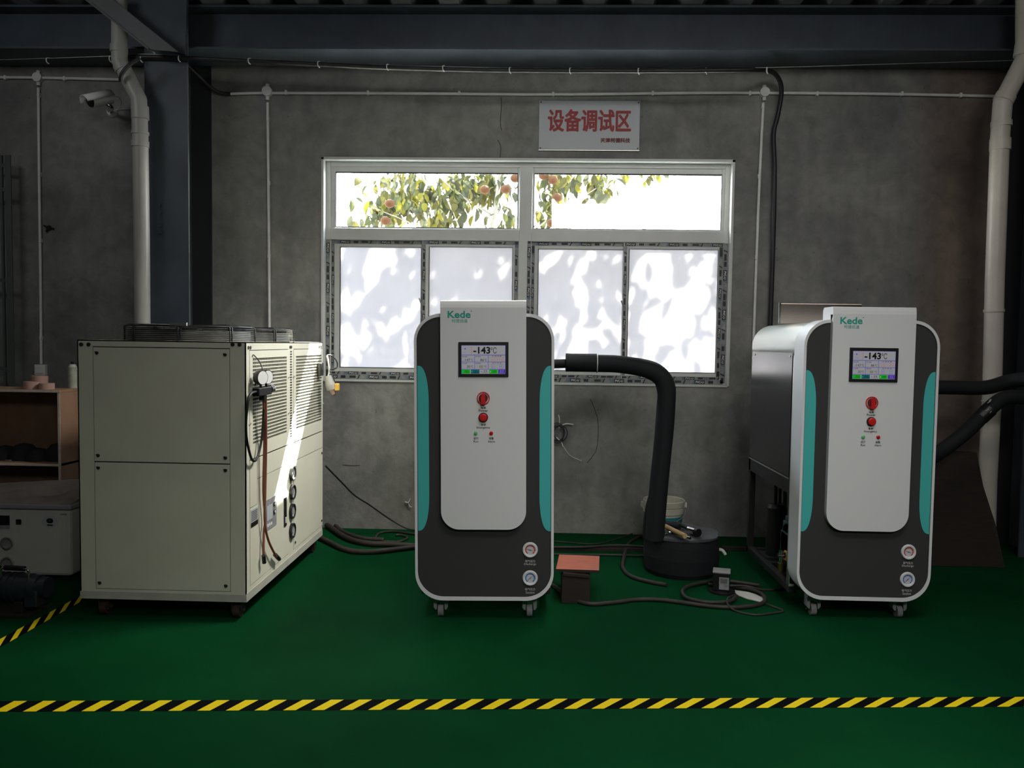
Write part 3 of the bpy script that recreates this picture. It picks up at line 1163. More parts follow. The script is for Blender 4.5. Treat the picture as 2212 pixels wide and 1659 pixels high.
b.tube([(-.025, -.01, .006), (0, -.012, 0), (.018, -.01, .03)], .004, 6); b.tube([(0, -.012, 0), (.014, -.01, -.03), (.03, -.01, -.034)], .003, 6)
tag(b.build('wire_stub', M_conduit, loc=p), 'small white wire stub poking out of the wall left of the middle cabinet', 'wire')
p = PL(107, 493, WY)
b = MB(); b.bar((-.04, -.01, .02), (.04, -.01, -.005), .015, .012); b.bar((.01, -.012, .02), (-.02, -.012, -.03), .012, .012); b.cyl((0, .0, 0), (0, -.02, 0), .018, 8)
tag(b.build('wall_bracket', M_black, loc=p), 'small black cross-shaped bracket on the wall right of the switch conduit', 'bracket')


# ================================================================ CHILLER
CX0, CX1, CY0, CY1, CZ0, CZ1 = -2.425, -1.527, 4.12, 5.61, .105, 1.487
ch = empty('chiller', ((CX0 + CX1) / 2, (CY0 + CY1) / 2, 0), label='large cream air-cooled chiller with two fan guards on top', cat='chiller')
CO = ch.location.copy()
CHM = Matrix.Translation(CO).inverted()


def chb(b, name, m, bevel=0, parent=None):
    o = b.build(name, m, None, bevel)
    o.data.transform(CHM)
    o.parent = parent or ch
    return o


b = MB()
b.box(CX0 + .006, CX1 - .006, CY0 + .006, CY1 - .006, CZ0 + .01, CZ1 - .006)
chb(b, 'carcass', M_cream)
b = MB()
ft = .006
# front face surround
fx0, fx1 = PL(202, 900, CY0).x, PL(497, 900, CY0).x
fz_t, fz_b = PL(350, 750, CY0).z, PL(350, 1275, CY0).z
b.box(CX0, fx0, CY0, CY0 + ft, CZ0, CZ1)
b.box(fx1, CX1, CY0, CY0 + ft, CZ0, CZ1)
b.box(fx0, fx1, CY0, CY0 + ft, fz_t, CZ1)
b.box(fx0, fx1, CY0, CY0 + ft, CZ0, fz_b)
b.box(CX0, CX1, CY0, CY1, CZ1 - .006, CZ1)
b.box(CX0, CX0 + ft, CY0, CY1, CZ0, CZ1)
b.box(CX0, CX1, CY1 - ft, CY1, CZ0, CZ1)
chb(b, 'frame', M_cream)
fz_m = PL(350, 1000, CY0).z
for (z0, z1) in ((fz_m + .003, fz_t - .005), (fz_b + .002, fz_m - .003)):
    b = MB(); b.box(fx0 + .003, fx1 - .003, CY0 - .001, CY0 + .005, z0, z1)
    pn = chb(b, 'front_panel', M_cream, .0015)
    for sx in (fx0 + .024, fx1 - .024):
        for sz in (z0 + .03, z1 - .03):
            b = MB(); b.cyl((sx, CY0 - .006, sz), (sx, CY0, sz), .0085, 10); b.box(sx - .010, sx + .002, CY0 - .007, CY0 - .001, sz + .002, sz + .008)
            chb(b, 'screw', M_screw, 0, pn)
b = MB()
b.box(fx0 + .001, fx1 - .001, CY0 + .0025, CY0 + .004, fz_b, fz_t)
chb(b, 'panel_gap', M_seam)
b = MB()
for x in (182, 193, 512, 526):
    px = x if x < 300 else x - 10
    q = PL(px + (8 if x < 300 else 0), 744, CY0)
for px in (176, 192, 503, 518):
    q = PL(px, 744, CY0)
    c = MB(); c.cyl((q.x, CY0 - .006, q.z), (q.x, CY0, q.z), .0105, 10)
    chb(c, 'corner_bolt', M_screw)
# sill band at the bottom of the front
b = MB(); b.box(CX0 - .001, CX1 + .001, CY0 - .002, CY0 + .002, CZ0, CZ0 + .040); b.box(CX1 - .002, CX1 + .002, CY0, CY1, CZ0, CZ0 + .045)
chb(b, 'bottom_rail', M_creamd)


def sY(px, py=950):
    return SX(px, py, CX1).y


def sZ(px, py):
    return SX(px, py, CX1).z


# right-hand side, built plate by plate with recessed grilles
X1 = CX1
plate = MB()


def side_plate(b, y0, y1, z0, z1, m=None, t=.006):
    b.box(X1 - t, X1, y0, y1, z0, z1, m)


ya, yb_, yc_, yd = CY0, sY(539), sY(623), sY(634)
ye, yf = sY(697), CY1
zg_top = sZ(580, 755)
zg_bot = SX(580, 967, CX1).z - .03
ztop = CZ1
side_plate(plate, CY0, yb_, CZ0, CZ1)
side_plate(plate, yc_, yd, CZ0, CZ1)
side_plate(plate, ye, CY1, CZ0, CZ1)
side_plate(plate, yb_, yc_, zg_top, CZ1)
side_plate(plate, yd, ye, zg_top, CZ1)
side_plate(plate, yb_, yc_, CZ0, CZ0 + .07)
side_plate(plate, yd, ye, CZ0, CZ0 + .07)
chb(plate, 'side_frame', M_cream)
b = MB()
b.box(X1 - .0065, X1 - .0035, yb_ - .001, ye + .001, CZ0 + .066, zg_top + .001)
chb(b, 'side_gap', M_seam)
GZ0, GZ1 = .93, zg_top - .045
for (y0, y1) in ((yb_ + .004, yc_ - .004), (yd + .004, ye - .004)):
    g0, g1 = y0 + .045, y1 - .03
    b = MB()
    # door leaf around the grille
    z0, z1 = .86, zg_top - .004
    for (p0, p1, q0, q1) in ((y0, g0, z0, z1), (g1, y1, z0, z1), (g0, g1, GZ1, z1), (g0, g1, z0, GZ0)):
        b.box(X1 - .004, X1 + .001, p0, p1, q0, q1)
    dr = chb(b, 'grille_door', M_cream)
    b = MB(); b.box(X1 - .0045, X1 - .0035, g0, g1, GZ0, GZ1)
    chb(b, 'condenser_coil', M_dark, 0, dr)
    b = MB()
    rows = 24
    hgt = (GZ1 - GZ0) / rows
    for i in range(rows):
        z = GZ0 + hgt * i
        b.box(X1 - .0030, X1 + .0006, g0, g1, z, z + hgt * .34)
    nv = int((g1 - g0) / .0135)
    for j in range(nv):
        yy = g0 + (g1 - g0) * (j + .5) / nv
        b.box(X1 - .0040, X1 - .0030, yy - .0016, yy + .0016, GZ0, GZ1)
    o = chb(b, 'grille_bars', M_cream, 0, dr)
    o['kind'] = 'stuff'
    for zz in (GZ0 + .12, GZ1 - .13):
        b = MB(); b.bar((X1 + .004, y1 - .008, zz), (X1 + .004, y1 + .012, zz + .004), .006, .006)
        b.bar((X1 + .004, y0 - .012, zz), (X1 + .004, y0 + .008, zz + .004), .006, .006)
        chb(b, 'latch', M_galv, 0, dr)
# vertical slot louvre between the doors
b = MB()
ysl = (yc_ + yd) / 2
for i in range(34):
    z = .90 + i * (GZ1 - .86) / 34
    b.box(X1 - .002, X1 + .0006, ysl - .018, ysl + .018, z, z + .009)
o = chb(b, 'slots', M_black)
o['kind'] = 'stuff'
# panels under the grilles
zc = .82
lower = MB(); lower.box(X1 - .004, X1 + .001, yb_ + .004, yb_ + .11, .60, .852)
chb(lower, 'side_panel', M_cream)
lower = MB(); lower.box(X1 - .004, X1 + .001, yb_ + .114, yc_ + .03, .74, .852)
chb(lower, 'side_panel', M_cream)
lower = MB(); lower.box(X1 - .004, X1 + .001, yb_ + .004, yc_ - .002, CZ0 + .074, .596)
lower.box(X1 - .004, X1 + .001, yb_ + .114, yc_ - .002, .596, .736)
chb(lower, 'side_panel', M_cream)
lower = MB(); lower.box(X1 - .004, X1 + .001, yd + .006, ye - .004, CZ0 + .074, .735)
pn = chb(lower, 'side_panel', M_cream)
lower = MB(); lower.box(X1 - .004, X1 + .001, yd + .006, ye - .004, .740, .852)
chb(lower, 'side_panel', M_cream)
for yy, zz in ((ye - .03, .70), (ye - .03, CZ0 + .11), (yd + .03, CZ0 + .11), (yd + .03, .70)):
    b = MB(); b.cyl((X1, yy, zz), (X1 + .006, yy, zz), .008, 8); chb(b, 'screw', M_screw, 0, pn)
for yy in (CY0 + .035, CY0 + .065, yc_ + .03, yc_ + .055, CY1 - .09, CY1 - .05):
    b = MB(); b.cyl((X1, yy, CZ1 - .03), (X1 + .004, yy, CZ1 - .03), .009, 8); b.box(X1, X1 + .003, yy - .006, yy + .006, CZ1 - .038, CZ1 - .022)
    chb(b, 'corner_bolt', M_black)
# control panel
p0, p1 = SX(573, 1045, X1), SX(596, 1088, X1)
b = MB()
y0, y1 = p0.y, p1.y
b.box(X1, X1 + .004, y0, y1, .415, .590, M_lab)
b.box(X1 + .004, X1 + .0055, y0 + .015, y1 - .075, .47, .555, M_signw)
for k in range(3):
    b.box(X1 + .004, X1 + .0055, y0 + .02 + k * .03, y0 + .04 + k * .03, .435, .450, M_white)
for zz in (.50, .545):
    b.cyl((X1 + .004, y1 - .045, zz), (X1 + .010, y1 - .045, zz), .013, 12, M_black)
    b.cyl((X1 + .010, y1 - .045, zz), (X1 + .012, y1 - .045, zz), .008, 12, M_white)
chb(b, 'control_panel', M_lab)
# printed data sheet
b = MB()
q0, q1 = SX(541, 1032, X1), SX(556, 1058, X1)
y0, y1 = q0.y, q1.y
b.box(X1 + .001, X1 + .003, y0, y1, .515, .585, M_signw)
b.box(X1 + .003, X1 + .0036, y0, y1, .49, .515, M_black)
for k in range(6):
    b.box(X1 + .003, X1 + .0036, y0 + .006, y1 - .008, .523 + k * .0095, .527 + k * .0095, M_txt)
chb(b, 'data_sheet', M_signw)
# narrow level gauge
q = SX(615, 1105, X1)
b = MB(); b.box(X1 + .001, X1 + .006, q.y - .022, q.y + .022, q.z - .09, q.z + .085, M_black); b.box(X1 + .006, X1 + .008, q.y - .006, q.y + .01, q.z - .07, q.z - .035, M_white)
chb(b, 'level_gauge', M_black)
q = SX(590, 1120, X1)
b = MB(); b.box(X1 + .001, X1 + .002, q.y - .012, q.y + .012, q.z - .025, q.z, M_plugy); b.box(X1 + .001, X1 + .002, q.y - .010, q.y + .010, q.z + .005, q.z + .03, M_txt)
chb(b, 'warning_sticker', M_plugy)
for (px, py) in ((629.5, 1022), (629.5, 1063), (629, 1104), (629, 1146)):
    q = SX(px, py, X1)
    g = MB()
    g.lathe([(0, .008), (.036, .008), (.038, .018), (.046, .018), (.047, .0), (.047, 0)], (X1, q.y, q.z), axis=(1, 0, 0), n=24, m=M_black)
    go = chb(g, 'pressure_gauge', M_black)
    g = MB(); g.disc((X1 + .010, q.y, q.z), .036, (1, 0, 0), M_gface); g.bar((X1 + .012, q.y - .006, q.z - .02), (X1 + .012, q.y + .006, q.z + .022), .004, .002, M_txt)
    chb(g, 'dial', M_gface, 0, go)
# casters
for (x, y) in ((CX0 + .1, CY0 + .07), (CX1 - .07, CY0 + .07), (CX0 + .1, CY1 - .07), (CX1 - .06, CY1 - .07)):
    b = MB()
    b.box(x - .05, x + .05, y - .045, y + .045, .098, .105)
    b.box(x - .028, x - .020, y - .03, y + .03, .03, .1)
    b.box(x + .020, x + .028, y - .03, y + .03, .03, .1)
    b.cyl((x - .018, y, .04), (x + .018, y, .04), .04, 18)
    b.cyl((x - .034, y, .04), (x + .034, y, .04), .009, 8)
    chb(b, 'caster', M_castd, .002)
# fan guards
for (fx, fy) in ((-1.985, 4.50), (-1.985, 5.23)):
    rf = .345
    z0, h = CZ1, .082
    b = MB()
    b.lathe([(rf - .02, 0), (rf - .02, .055), (rf - .028, .055), (rf - .028, 0)], (fx, fy, z0), n=40)
    fg = chb(b, 'fan_housing', M_galv)
    b = MB()
    for i in range(8):
        z = z0 + .006 + i * .0105
        b.tube([(fx + rf * math.cos(2 * PI * k / 40), fy + rf * math.sin(2 * PI * k / 40), z) for k in range(40)], .0026, 5, closed=True, smooth=False)
    for i in range(13):
        r_ = rf - .012 - i * .025
        b.tube([(fx + r_ * math.cos(2 * PI * k / 32), fy + r_ * math.sin(2 * PI * k / 32), z0 + h + .002) for k in range(32)], .0026, 5, closed=True, smooth=False)
    o = chb(b, 'guard_ring', M_wire, 0, fg)
    o['kind'] = 'stuff'
    b = MB()
    for i in range(8):
        a = 2 * PI * i / 8 + .25
        for da in (-.02, .02):
            ca, sa = math.cos(a + da), math.sin(a + da)
            b.tube([(fx + .04 * ca, fy + .04 * sa, z0 + h + .007), (fx + (rf - .02) * ca, fy + (rf - .02) * sa, z0 + h + .007), (fx + (rf + .006) * ca, fy + (rf + .006) * sa, z0 + h - .008), (fx + (rf + .006) * ca, fy + (rf + .006) * sa, z0)], .0040, 6, smooth=False)
    chb(b, 'guard_rib', M_wire, 0, fg)
    b = MB(); b.cyl((fx, fy, z0 + .01), (fx, fy, z0 + .075), .09, 20)
    for i in range(5):
        a = 2 * PI * i / 5
        M = Matrix.Translation((fx, fy, z0 + .04)) @ Matrix.Rotation(a, 4, 'Z') @ Matrix.Rotation(.4, 4, 'X')
        b.box(.06, .30, -.07, .07, -.002, .002, None, M)
    chb(b, 'fan_blade', M_black, 0, fg)
q = PL(388, 700, 4.18)
b = MB(); b.box(q.x - .045, q.x + .045, 4.16, 4.175, CZ1 + .080, CZ1 + .098)
chb(b, 'guard_plate', M_galv)

# manifold gauge hanging on the grille
mg = empty('manifold_gauge', SX(568, 845, X1 + .04), label='black manifold gauge set with two white dials and hoses hung on the chiller grille', cat='gauge')
MO = mg.location.copy()


def mgb(b, name, m, bevel=0):
    o = b.build(name, m, None, bevel)
    o.data.transform(Matrix.Translation(MO).inverted())
    o.parent = mg
    return o


Xm = X1 + .05
zb_ = SX(568, 845, Xm).z
zg = SX(570, 815, Xm).z
ym = SX(568, 845, Xm).y
b = MB()
b.box(Xm - .02, Xm + .02, ym - .11, ym + .09, zb_ - .022, zb_ + .022)
b.box(Xm - .016, Xm + .016, ym - .02, ym + .02, zb_ - .05, zb_)
mgb(b, 'manifold_body', M_black, .005)
for dy in (-.035, .05):
    c = Vector((Xm, ym + dy, zg))
    b = MB(); b.lathe([(0, -.02), (.036, -.02), (.040, 0), (.040, .014), (0, .014)], c, axis=(1, -.45, 0), n=22); b.cyl(c - Vector((0, 0, .07)), c - Vector((0, 0, .03)), .007, 8)
    b.cyl(c - Vector((0, 0, .03)), c, .007, 8)
    mgb(b, 'gauge_case', M_black)
    nrm = Vector((1, -.45, 0)).normalized()
    b = MB(); b.disc(c + nrm * .0155, .036, nrm, M_white)
    mgb(b, 'gauge_dial', M_gface)
for dy in (.10, .125):
    b = MB(); b.cyl((Xm, ym + dy - .008, zb_ + .005), (Xm, ym + dy + .006, zb_ + .005), .026, 16); mgb(b, 'valve_knob', M_chrome)
b = MB(); b.tube([(Xm, ym, zg + .04), (Xm - .02, ym + .01, zg + .08), (X1 + .004, ym - .01, zg + .12), (X1 + .002, ym - .03, zg + .11)], .003, 6); mgb(b, 'hanging_hook', M_black)


def sp3(l, dx):
    return [SX(px, py, X1 + d) for (px, py), d in zip(l, dx)]


b = MB(); b.tube(sp3([(556, 846), (540, 853), (533, 890), (532, 940), (541, 985), (549, 996), (557, 985), (565, 950), (569, 900), (570, 855)], [.05, .06, .05, .03, .025, .025, .025, .03, .04, .05]), .0068, 8); mgb(b, 'black_hose', M_blackcab)
b = MB(); b.tube(sp3([(569, 858), (571, 950), (569, 1060), (573, 1120), (570, 1150), (569, 1205)], [.05, .03, .02, .02, .02, .02]), .0068, 8); mgb(b, 'hose', M_redhose)
b = MB(); b.tube(sp3([(574, 858), (575, 950), (573, 1060), (572, 1125), (580, 1168), (597, 1203)], [.05, .045, .035, .03, .03, .03]), .0068, 8); mgb(b, 'hose', M_redhose)
for l in ([(569, 1200), (571, 1216)], [(594, 1198), (603, 1208)]):
    b = MB(); b.tube(sp3(l, [.025, .025]), .012, 8, smooth=False); mgb(b, 'hose_end', M_black)

# plug connector hung on the far corner of the chiller
pc = empty('power_connector', SX(706, 800, X1 + .03), label='grey industrial plug with yellow cap hanging at the chiller rear corner', cat='plug')
PO = pc.location.copy()


def pcb(b, name, m, bevel=0):
    o = b.build(name, m, None, bevel)
    o.data.transform(Matrix.Translation(PO).inverted())
    o.parent = pc
    return o


YP = 5.5
t0, t1, t2, t3 = PL(708, 812, YP), PL(714, 832, YP), PL(717, 842, YP), PL(722, 852, YP)
b = MB(); b.cyl(t0, t1, .026, 16, r2=.036); b.cyl(t1, t2, .036, 16, r2=.034); pcb(b, 'plug_body', M_plug, .003)
b = MB(); b.cyl(t2 - (t3 - t2) * .2, t3, .022, 14, M_pink, r2=.015); b.cyl(t3, t3 + (t3 - t2) * .15, .012, 10, M_black); pcb(b, 'plug_nose', M_pink)
b = MB(); q = PL(728, 836, YP); b.box(q.x - .012, q.x + .014, q.y - .02, q.y + .02, q.z - .025, q.z + .025); pcb(b, 'yellow_cap', M_plugy, .004)
b = MB(); b.tube([PL(706, 768, YP), PL(709, 780, YP), PL(711, 800, YP), PL(709, 812, YP)], .006, 8); pcb(b, 'white_lead', M_conduit)
b = MB(); b.tube([PL(706, 768, YP), PL(715, 768, YP + .03), PL(727, 780, YP + .05), PL(728, 793, YP + .05), PL(720, 797, YP + .02), PL(712, 798, YP)], .005, 8)
b.tube([PL(712, 800, YP), PL(720, 815, YP), PL(724, 832, YP)], .005, 8); pcb(b, 'black_lead', M_blackcab)
b = MB(); b.box(X1 + .002, X1 + .03, 5.46, 5.53, t0.z + .0, t0.z + .09); pcb(b, 'hook_strap', M_black, .004)


# ================================================================ TOUCH-SCREEN CABINETS
def gz(py):
    return .116 + (1300 - py) * .002463


def gx(px):
    return (px - 1046) * .002453


HW = .371
D1 = 1.08
cab = empty('refrigeration_cabinet', (0, 0, 0))
ZB, ZT = .116, gz(676)
outer = rrect(-HW, HW, ZB, ZT, .150, .145, 12)
inner = rrect(-HW + .014, HW - .014, ZB + .020, ZT - .018, .138, .128, 12)
b = MB(); b.ring(outer, inner, -.012, .15); b.prism(outer, .148, .151, smooth_side=True)
b.build('front_rim', M_cabframe, cab, 0)
b = MB(); b.prism(inner, -.006, .02, cap1=False); b.build('front_face', M_cabdark, cab)
# thin shadow joint between rim and face
i2 = rrect(-HW + .0165, HW - .0165, ZB + .0225, ZT - .0205, .136, .126, 12)
b = MB(); b.ring(inner, i2, -.0068, -.005); b.build('face_joint', M_black, cab)


def accent(sgn):
    xo = sgn * (HW - .017)
    xi = sgn * (-gx(926))
    wv = abs(xo - xi)
    pts = []
    n = 14
    zt, zs = gz(783), gz(868)
    zb2, zs2 = gz(1152), gz(1070)
    pts.append((xo, zt))
    for i in range(n + 1):
        t = i / n
        # superellipse quarter
        a = t * PI / 2
        pts.append((xo - sgn * wv * math.sin(a) ** .75, zs + (zt - .012 - zs) * math.cos(a) ** 1.0))
    for i in range(n + 1):
        a = (1 - i / n) * PI / 2
        pts.append((xo - sgn * wv * math.sin(a) ** .75, zs2 + (zb2 + .012 - zs2) * math.cos(a) ** 1.0))
    pts.append((xo, zb2))
    if sgn < 0:
        pts = list(reversed(pts))
    pts = list(reversed(pts)) if sgn > 0 else list(reversed(pts))
    # orientation: make counter clockwise
    ar = sum(p[0] * q[1] - q[0] * p[1] for p, q in zip(pts, pts[1:] + pts[:1]))
    if ar < 0:
        pts = list(reversed(pts))
    b = MB(); b.prism(pts, -.0085, -.0058)
    return b.build('teal_accent', M_teal, cab)


accent(-1)
accent(1)
# raised centre panel, top rolls back over the cabinet
px0, px1 = gx(953), gx(1137)
pzb, pzt = gz(1141), gz(648)
po = rrect(px0, px1, pzb, gz(664), .098, .0, 12)
b = MB()
b.prism(po, -.040, -.004)
cp = b.build('centre_panel', M_cabw, cab, .004, 3)
prof = [(-.040, gz(664.2)), (-.0375, gz(657)), (-.034, gz(650.2)), (-.029, gz(648.3)), (.10, gz(648.3)), (.115, gz(655)), (.115, ZT - .03), (-.004, ZT - .03)]
b = MB()
n = len(prof)
A = [(px0, y, z) for y, z in prof]
B = [(px1, y, z) for y, z in prof]
b.add(A + B, [(i, (i + 1) % n, n + (i + 1) % n, n + i) for i in range(n)][::-1], None, False)
b.add(A, [tuple(range(n))]); b.add(B, [tuple(reversed(range(n)))])
b.build('panel_cap', M_cabw, cab, .003)
YF = -.0445          # front of the centre panel
YFp = YF
b = MB(); b.text('Kede', (gx(993.5), YFp + .0035, gz(678.5)), .121, .0375, M_green, .026)
b.cyl((gx(1019.5), YFp + .0042, gz(671.5)), (gx(1019.5), YFp + .0034, gz(671.5)), .003, 12, M_green)
b.build('wordmark', M_green, cab)
b = MB(); b.text('柯德低温', (gx(994.5), YFp + .0035, gz(692)), .083, .019, M_green, .0); b.build('small_lettering', M_green, cab)
# screen
sx0, sx1, sz0, sz1 = gx(992), gx(1099), gz(811), gz(737)
b = MB(); b.box(sx0, sx1, YFp - .004, YFp + .01, sz0, sz1); scr = b.build('screen', M_black, cab, .0015)
scb = mat('screen_background', (.0, .0, .0), .3, emit=((.235, .235, .25), 1))
scl = mat('screen_blue_line', (0, 0, 0), .3, emit=((.055, .045, .30), 1))
sck = mat('screen_black_text', (.0, .0, .0), .4)
scr_r = mat('screen_red', (0, 0, 0), .3, emit=((.27, .008, .008), 1))
scr_rt = mat('screen_red_text', (0, 0, 0), .3, emit=((.35, .06, .07), 1))
scr_g = mat('screen_green', (0, 0, 0), .3, emit=((.005, .27, .01), 1))
scr_gt = mat('screen_green_text', (0, 0, 0), .3, emit=((.12, .32, .12), 1))
scr_t = mat('screen_teal', (0, 0, 0), .3, emit=((.004, .08, .085), 1))
scr_b = mat('screen_blue', (0, 0, 0), .3, emit=((.02, .02, .45), 1))
scr_lb = mat('screen_light_blue', (0, 0, 0), .3, emit=((.03, .25, .5), 1))
scr_p = mat('screen_purple', (0, 0, 0), .3, emit=((.06, .02, .30), 1))
scr_gg = mat('screen_grey_green', (0, 0, 0), .3, emit=((.12, .20, .14), 1))
YS = YFp - .0045
# crop frame: pixels of the enlarged view (2212 wide = 120 px, x0=985,y0=730)


def cxp(u):
    return gx(985 + u * 120 / 2212)


def czp(v):
    return gz(730 + v * 120 / 2212)


def srect(b, u0, u1, v0, v1, m, lay=1):
    b.quad((cxp(u0), YS - lay * .00015, czp(v1)), (cxp(u1), YS - lay * .00015, czp(v1)), (cxp(u1), YS - lay * .00015, czp(v0)), (cxp(u0), YS - lay * .00015, czp(v0)), m)


b = MB()
srect(b, 245, 1985, 258, 1380, scb, 1)
for (u0, u1, v0, v1) in ((245, 1985, 258, 268), (245, 1985, 630, 652), (245, 1985, 905, 922), (245, 1985, 1185, 1202), (762, 778, 640, 1190), (1292, 1308, 640, 1190), (245, 254, 258, 1380), (1976, 1985, 258, 1380)):
    srect(b, u0, u1, v0, v1, scl, 2)
srect(b, 250, 590, 1212, 1370, scr_g, 2)
srect(b, 622, 958, 1212, 1370, scr_t, 2)
srect(b, 1345, 1675, 1212, 1370, scr_g, 2)
srect(b, 1695, 1972, 1212, 1370, scr_p, 2)
srect(b, 942, 1105, 1040, 1150, scr_gg, 2)


def stext(b, t, u0, u1, v0, v1, m, bold=.0):
    b.text(t, (cxp((u0 + u1) / 2), YS - .0006, czp((v0 + v1) / 2)), abs(cxp(u1) - cxp(u0)), abs(czp(v0) - czp(v1)), m, bold)


stext(b, '-143', 718, 1385, 318, 592, sck, .03)
stext(b, '℃', 1400, 1635, 340, 580, sck)
for t, u0, u1, v0, v1 in (('-147', 330, 590, 785, 880), ('℃', 615, 712, 790, 882), ('86', 995, 1130, 785, 880), ('℃', 1148, 1242, 790, 882), ('20', 460, 590, 1045, 1142), ('℃', 615, 712, 1048, 1142), ('℃', 1148, 1242, 1048, 1142),
                          ('制机温度', 272, 478, 685, 722), ('排气温度', 800, 1010, 685, 722), ('水冷温度', 272, 478, 948, 985), ('除霜温度', 800, 1010, 948, 985), ('故 障 报 警', 1455, 1830, 662, 700), ('运 行 状 态', 1455, 1830, 930, 970),
                          ('待 机', 395, 530, 1240, 1290), ('STANDBY', 370, 560, 1310, 1340), ('制 冷', 760, 890, 1240, 1290), ('COOLING', 730, 930, 1310, 1340), ('除 霜', 1125, 1255, 1240, 1290), ('DEFROST', 1095, 1290, 1310, 1340), ('远 程', 1480, 1610, 1240, 1290), ('LOCAL', 1480, 1610, 1310, 1340)):
    stext(b, t, u0, u1, v0, v1, sck, .01 if t[0] not in '-28℃' else .0)
stext(b, '返 回', 1770, 1905, 1240, 1285, M_white)
stext(b, 'RETURN', 1760, 1915, 1305, 1340, M_white)
for i, t in enumerate('制冷温度'):
    stext(b, t, 622, 680, 318 + i * 70, 375 + i * 70, scr_rt)
stext(b, '设', 845, 888, 1045, 1085, scr_rt); stext(b, '定', 845, 888, 1098, 1140, scr_rt)
stext(b, '15', 990, 1068, 1055, 1132, scr_rt, .02)
for (u0, u1, v) in ((1705, 1935, 362), (1750, 1885, 430), (1760, 1865, 495)):
    stext(b, {362: '2021-03-12', 430: '10:28:15', 495: '星期五'}[v], u0, u1, v - 15, v + 15, scr_gt)
for i, v in enumerate((738, 808, 878)):
    for u in (1340, 1665):
        b.disc((cxp(u), YS - .0005, czp(v)), .0014, (0, -1, 0), scr_r, 10)
        stext(b, ('水温高报警', '水温高停机', '高压报警')[i] if u < 1500 else ('相序故障', '压缩机过热', '排气温度高')[i], u + 60, u + 270, v - 18, v + 18, scr_rt)
for i, v in enumerate((1008, 1077, 1145)):
    for u in (1340, 1665):
        b.disc((cxp(u), YS - .0005, czp(v)), .0014, (0, -1, 0), (scr_g, scr_r, scr_g)[i] if u < 1500 else (scr_r, scr_g, scr_g)[i], 10)
        stext(b, ('制冷运行', '除霜运行', '压缩机运行')[i] if u < 1500 else ('远程启动', '远程停止', '待机状态')[i], u + 65, u + 250, v - 18, v + 18, scl)
# snowflake badge
b.disc((cxp(395), YS - .0005, czp(393)), .0043, (0, -1, 0), scr_b, 6)
for i in range(6):
    a = PI / 3 * i
    b.disc((cxp(395) + .0023 * math.cos(a), YS - .0007, czp(393) + .0023 * math.sin(a)), .0006, (0, -1, 0), scb, 8)
for i in range(26):
    a = R(-45 + 270 * i / 25)
    b.disc((cxp(395) + .0073 * math.cos(a), YS - .0005, czp(410) + .0076 * math.sin(a)), .00045, (0, -1, 0), scl, 6)
stext(b, '制 冷', 345, 445, 515, 550, scl)
b.disc((cxp(302), YS - .0006, czp(1292)), .0026, (0, -1, 0), scr_lb, 12)
b.disc((cxp(668), YS - .0006, czp(1290)), .0026, (0, -1, 0), scr_lb, 12)
b.disc((cxp(1037), YS - .0006, czp(1290)), .0024, (0, -1, 0), scr_p, 12)
b.disc((cxp(1037), YS - .0008, czp(1290)), .001, (0, -1, 0), scr_r, 12)
srect(b, 1370, 1415, 1265, 1325, M_white, 4)
b.build('display', scb, scr)

# controls
kx, kz = gx(1045), gz(857)
b = MB()
b.lathe([(.034, 0), (.034, .006), (.0295, .006), (.0295, 0)], (kx, YFp + .004, kz), axis=(0, -1, 0), n=32, m=M_red)
sw_ = b.build('power_switch', M_red, cab)
b = MB(); b.lathe([(.0235, 0), (.0235, .010), (0, .010)], (kx, YFp + .004, kz), axis=(0, -1, 0), n=32); b.build('switch_disc', M_dred, sw_)
b = MB(); b.prism([(kx + .011, kz - .031), (kx + .011, kz + .010), (kx + .006, kz + .023), (kx, kz + .027), (kx - .006, kz + .023), (kx - .011, kz + .010), (kx - .011, kz - .031)], YFp - .022, YFp - .004); b.build('switch_lever', M_red, sw_, .002)
ex, ez = gx(1045), gz(898)
b = MB(); b.lathe([(.025, 0), (.025, .008), (.019, .008), (.019, .0)], (ex, YFp + .004, ez), axis=(0, -1, 0), n=32); eb = b.build('emergency_button', M_black, cab)
b = MB(); b.lathe([(.0200, 0), (.0210, .016), (.016, .020), (0, .021)], (ex, YFp + .002, ez), axis=(0, -1, 0), n=32); b.build('button_cap', M_red, eb)
for px, mm, nm in ((1028.5, M_lamp_g, 'run_lamp'), (1062, M_lamp_r, 'alarm_lamp')):
    b = MB(); b.lathe([(.0098, 0), (.0098, .006), (.006, .009), (0, .010)], (gx(px), YFp + .004, gz(932)), axis=(0, -1, 0), n=20); b.build(nm, mm, cab)
b = MB()
YT = YFp + .0035
for t, px, py, w_, h_ in (('电源', 1045, 877.5, 11, 5), ('Power', 1045, 883.5, 20, 5.4), ('急停', 1045, 913.5, 11, 5.2), ('Emergency', 1045, 920.3, 29, 5.4), ('运行', 1029, 943.3, 10.6, 5.2), ('Run', 1029, 950, 10, 4.5), ('报警', 1062, 943.3, 10.6, 5.2), ('Alarm', 1062, 950, 15, 4.5)):
    b.text(t, (gx(px), YT, gz(py)), w_ * .00245, h_ * .00246, M_txt, .012)
b.build('control_lettering', M_txt, cab)
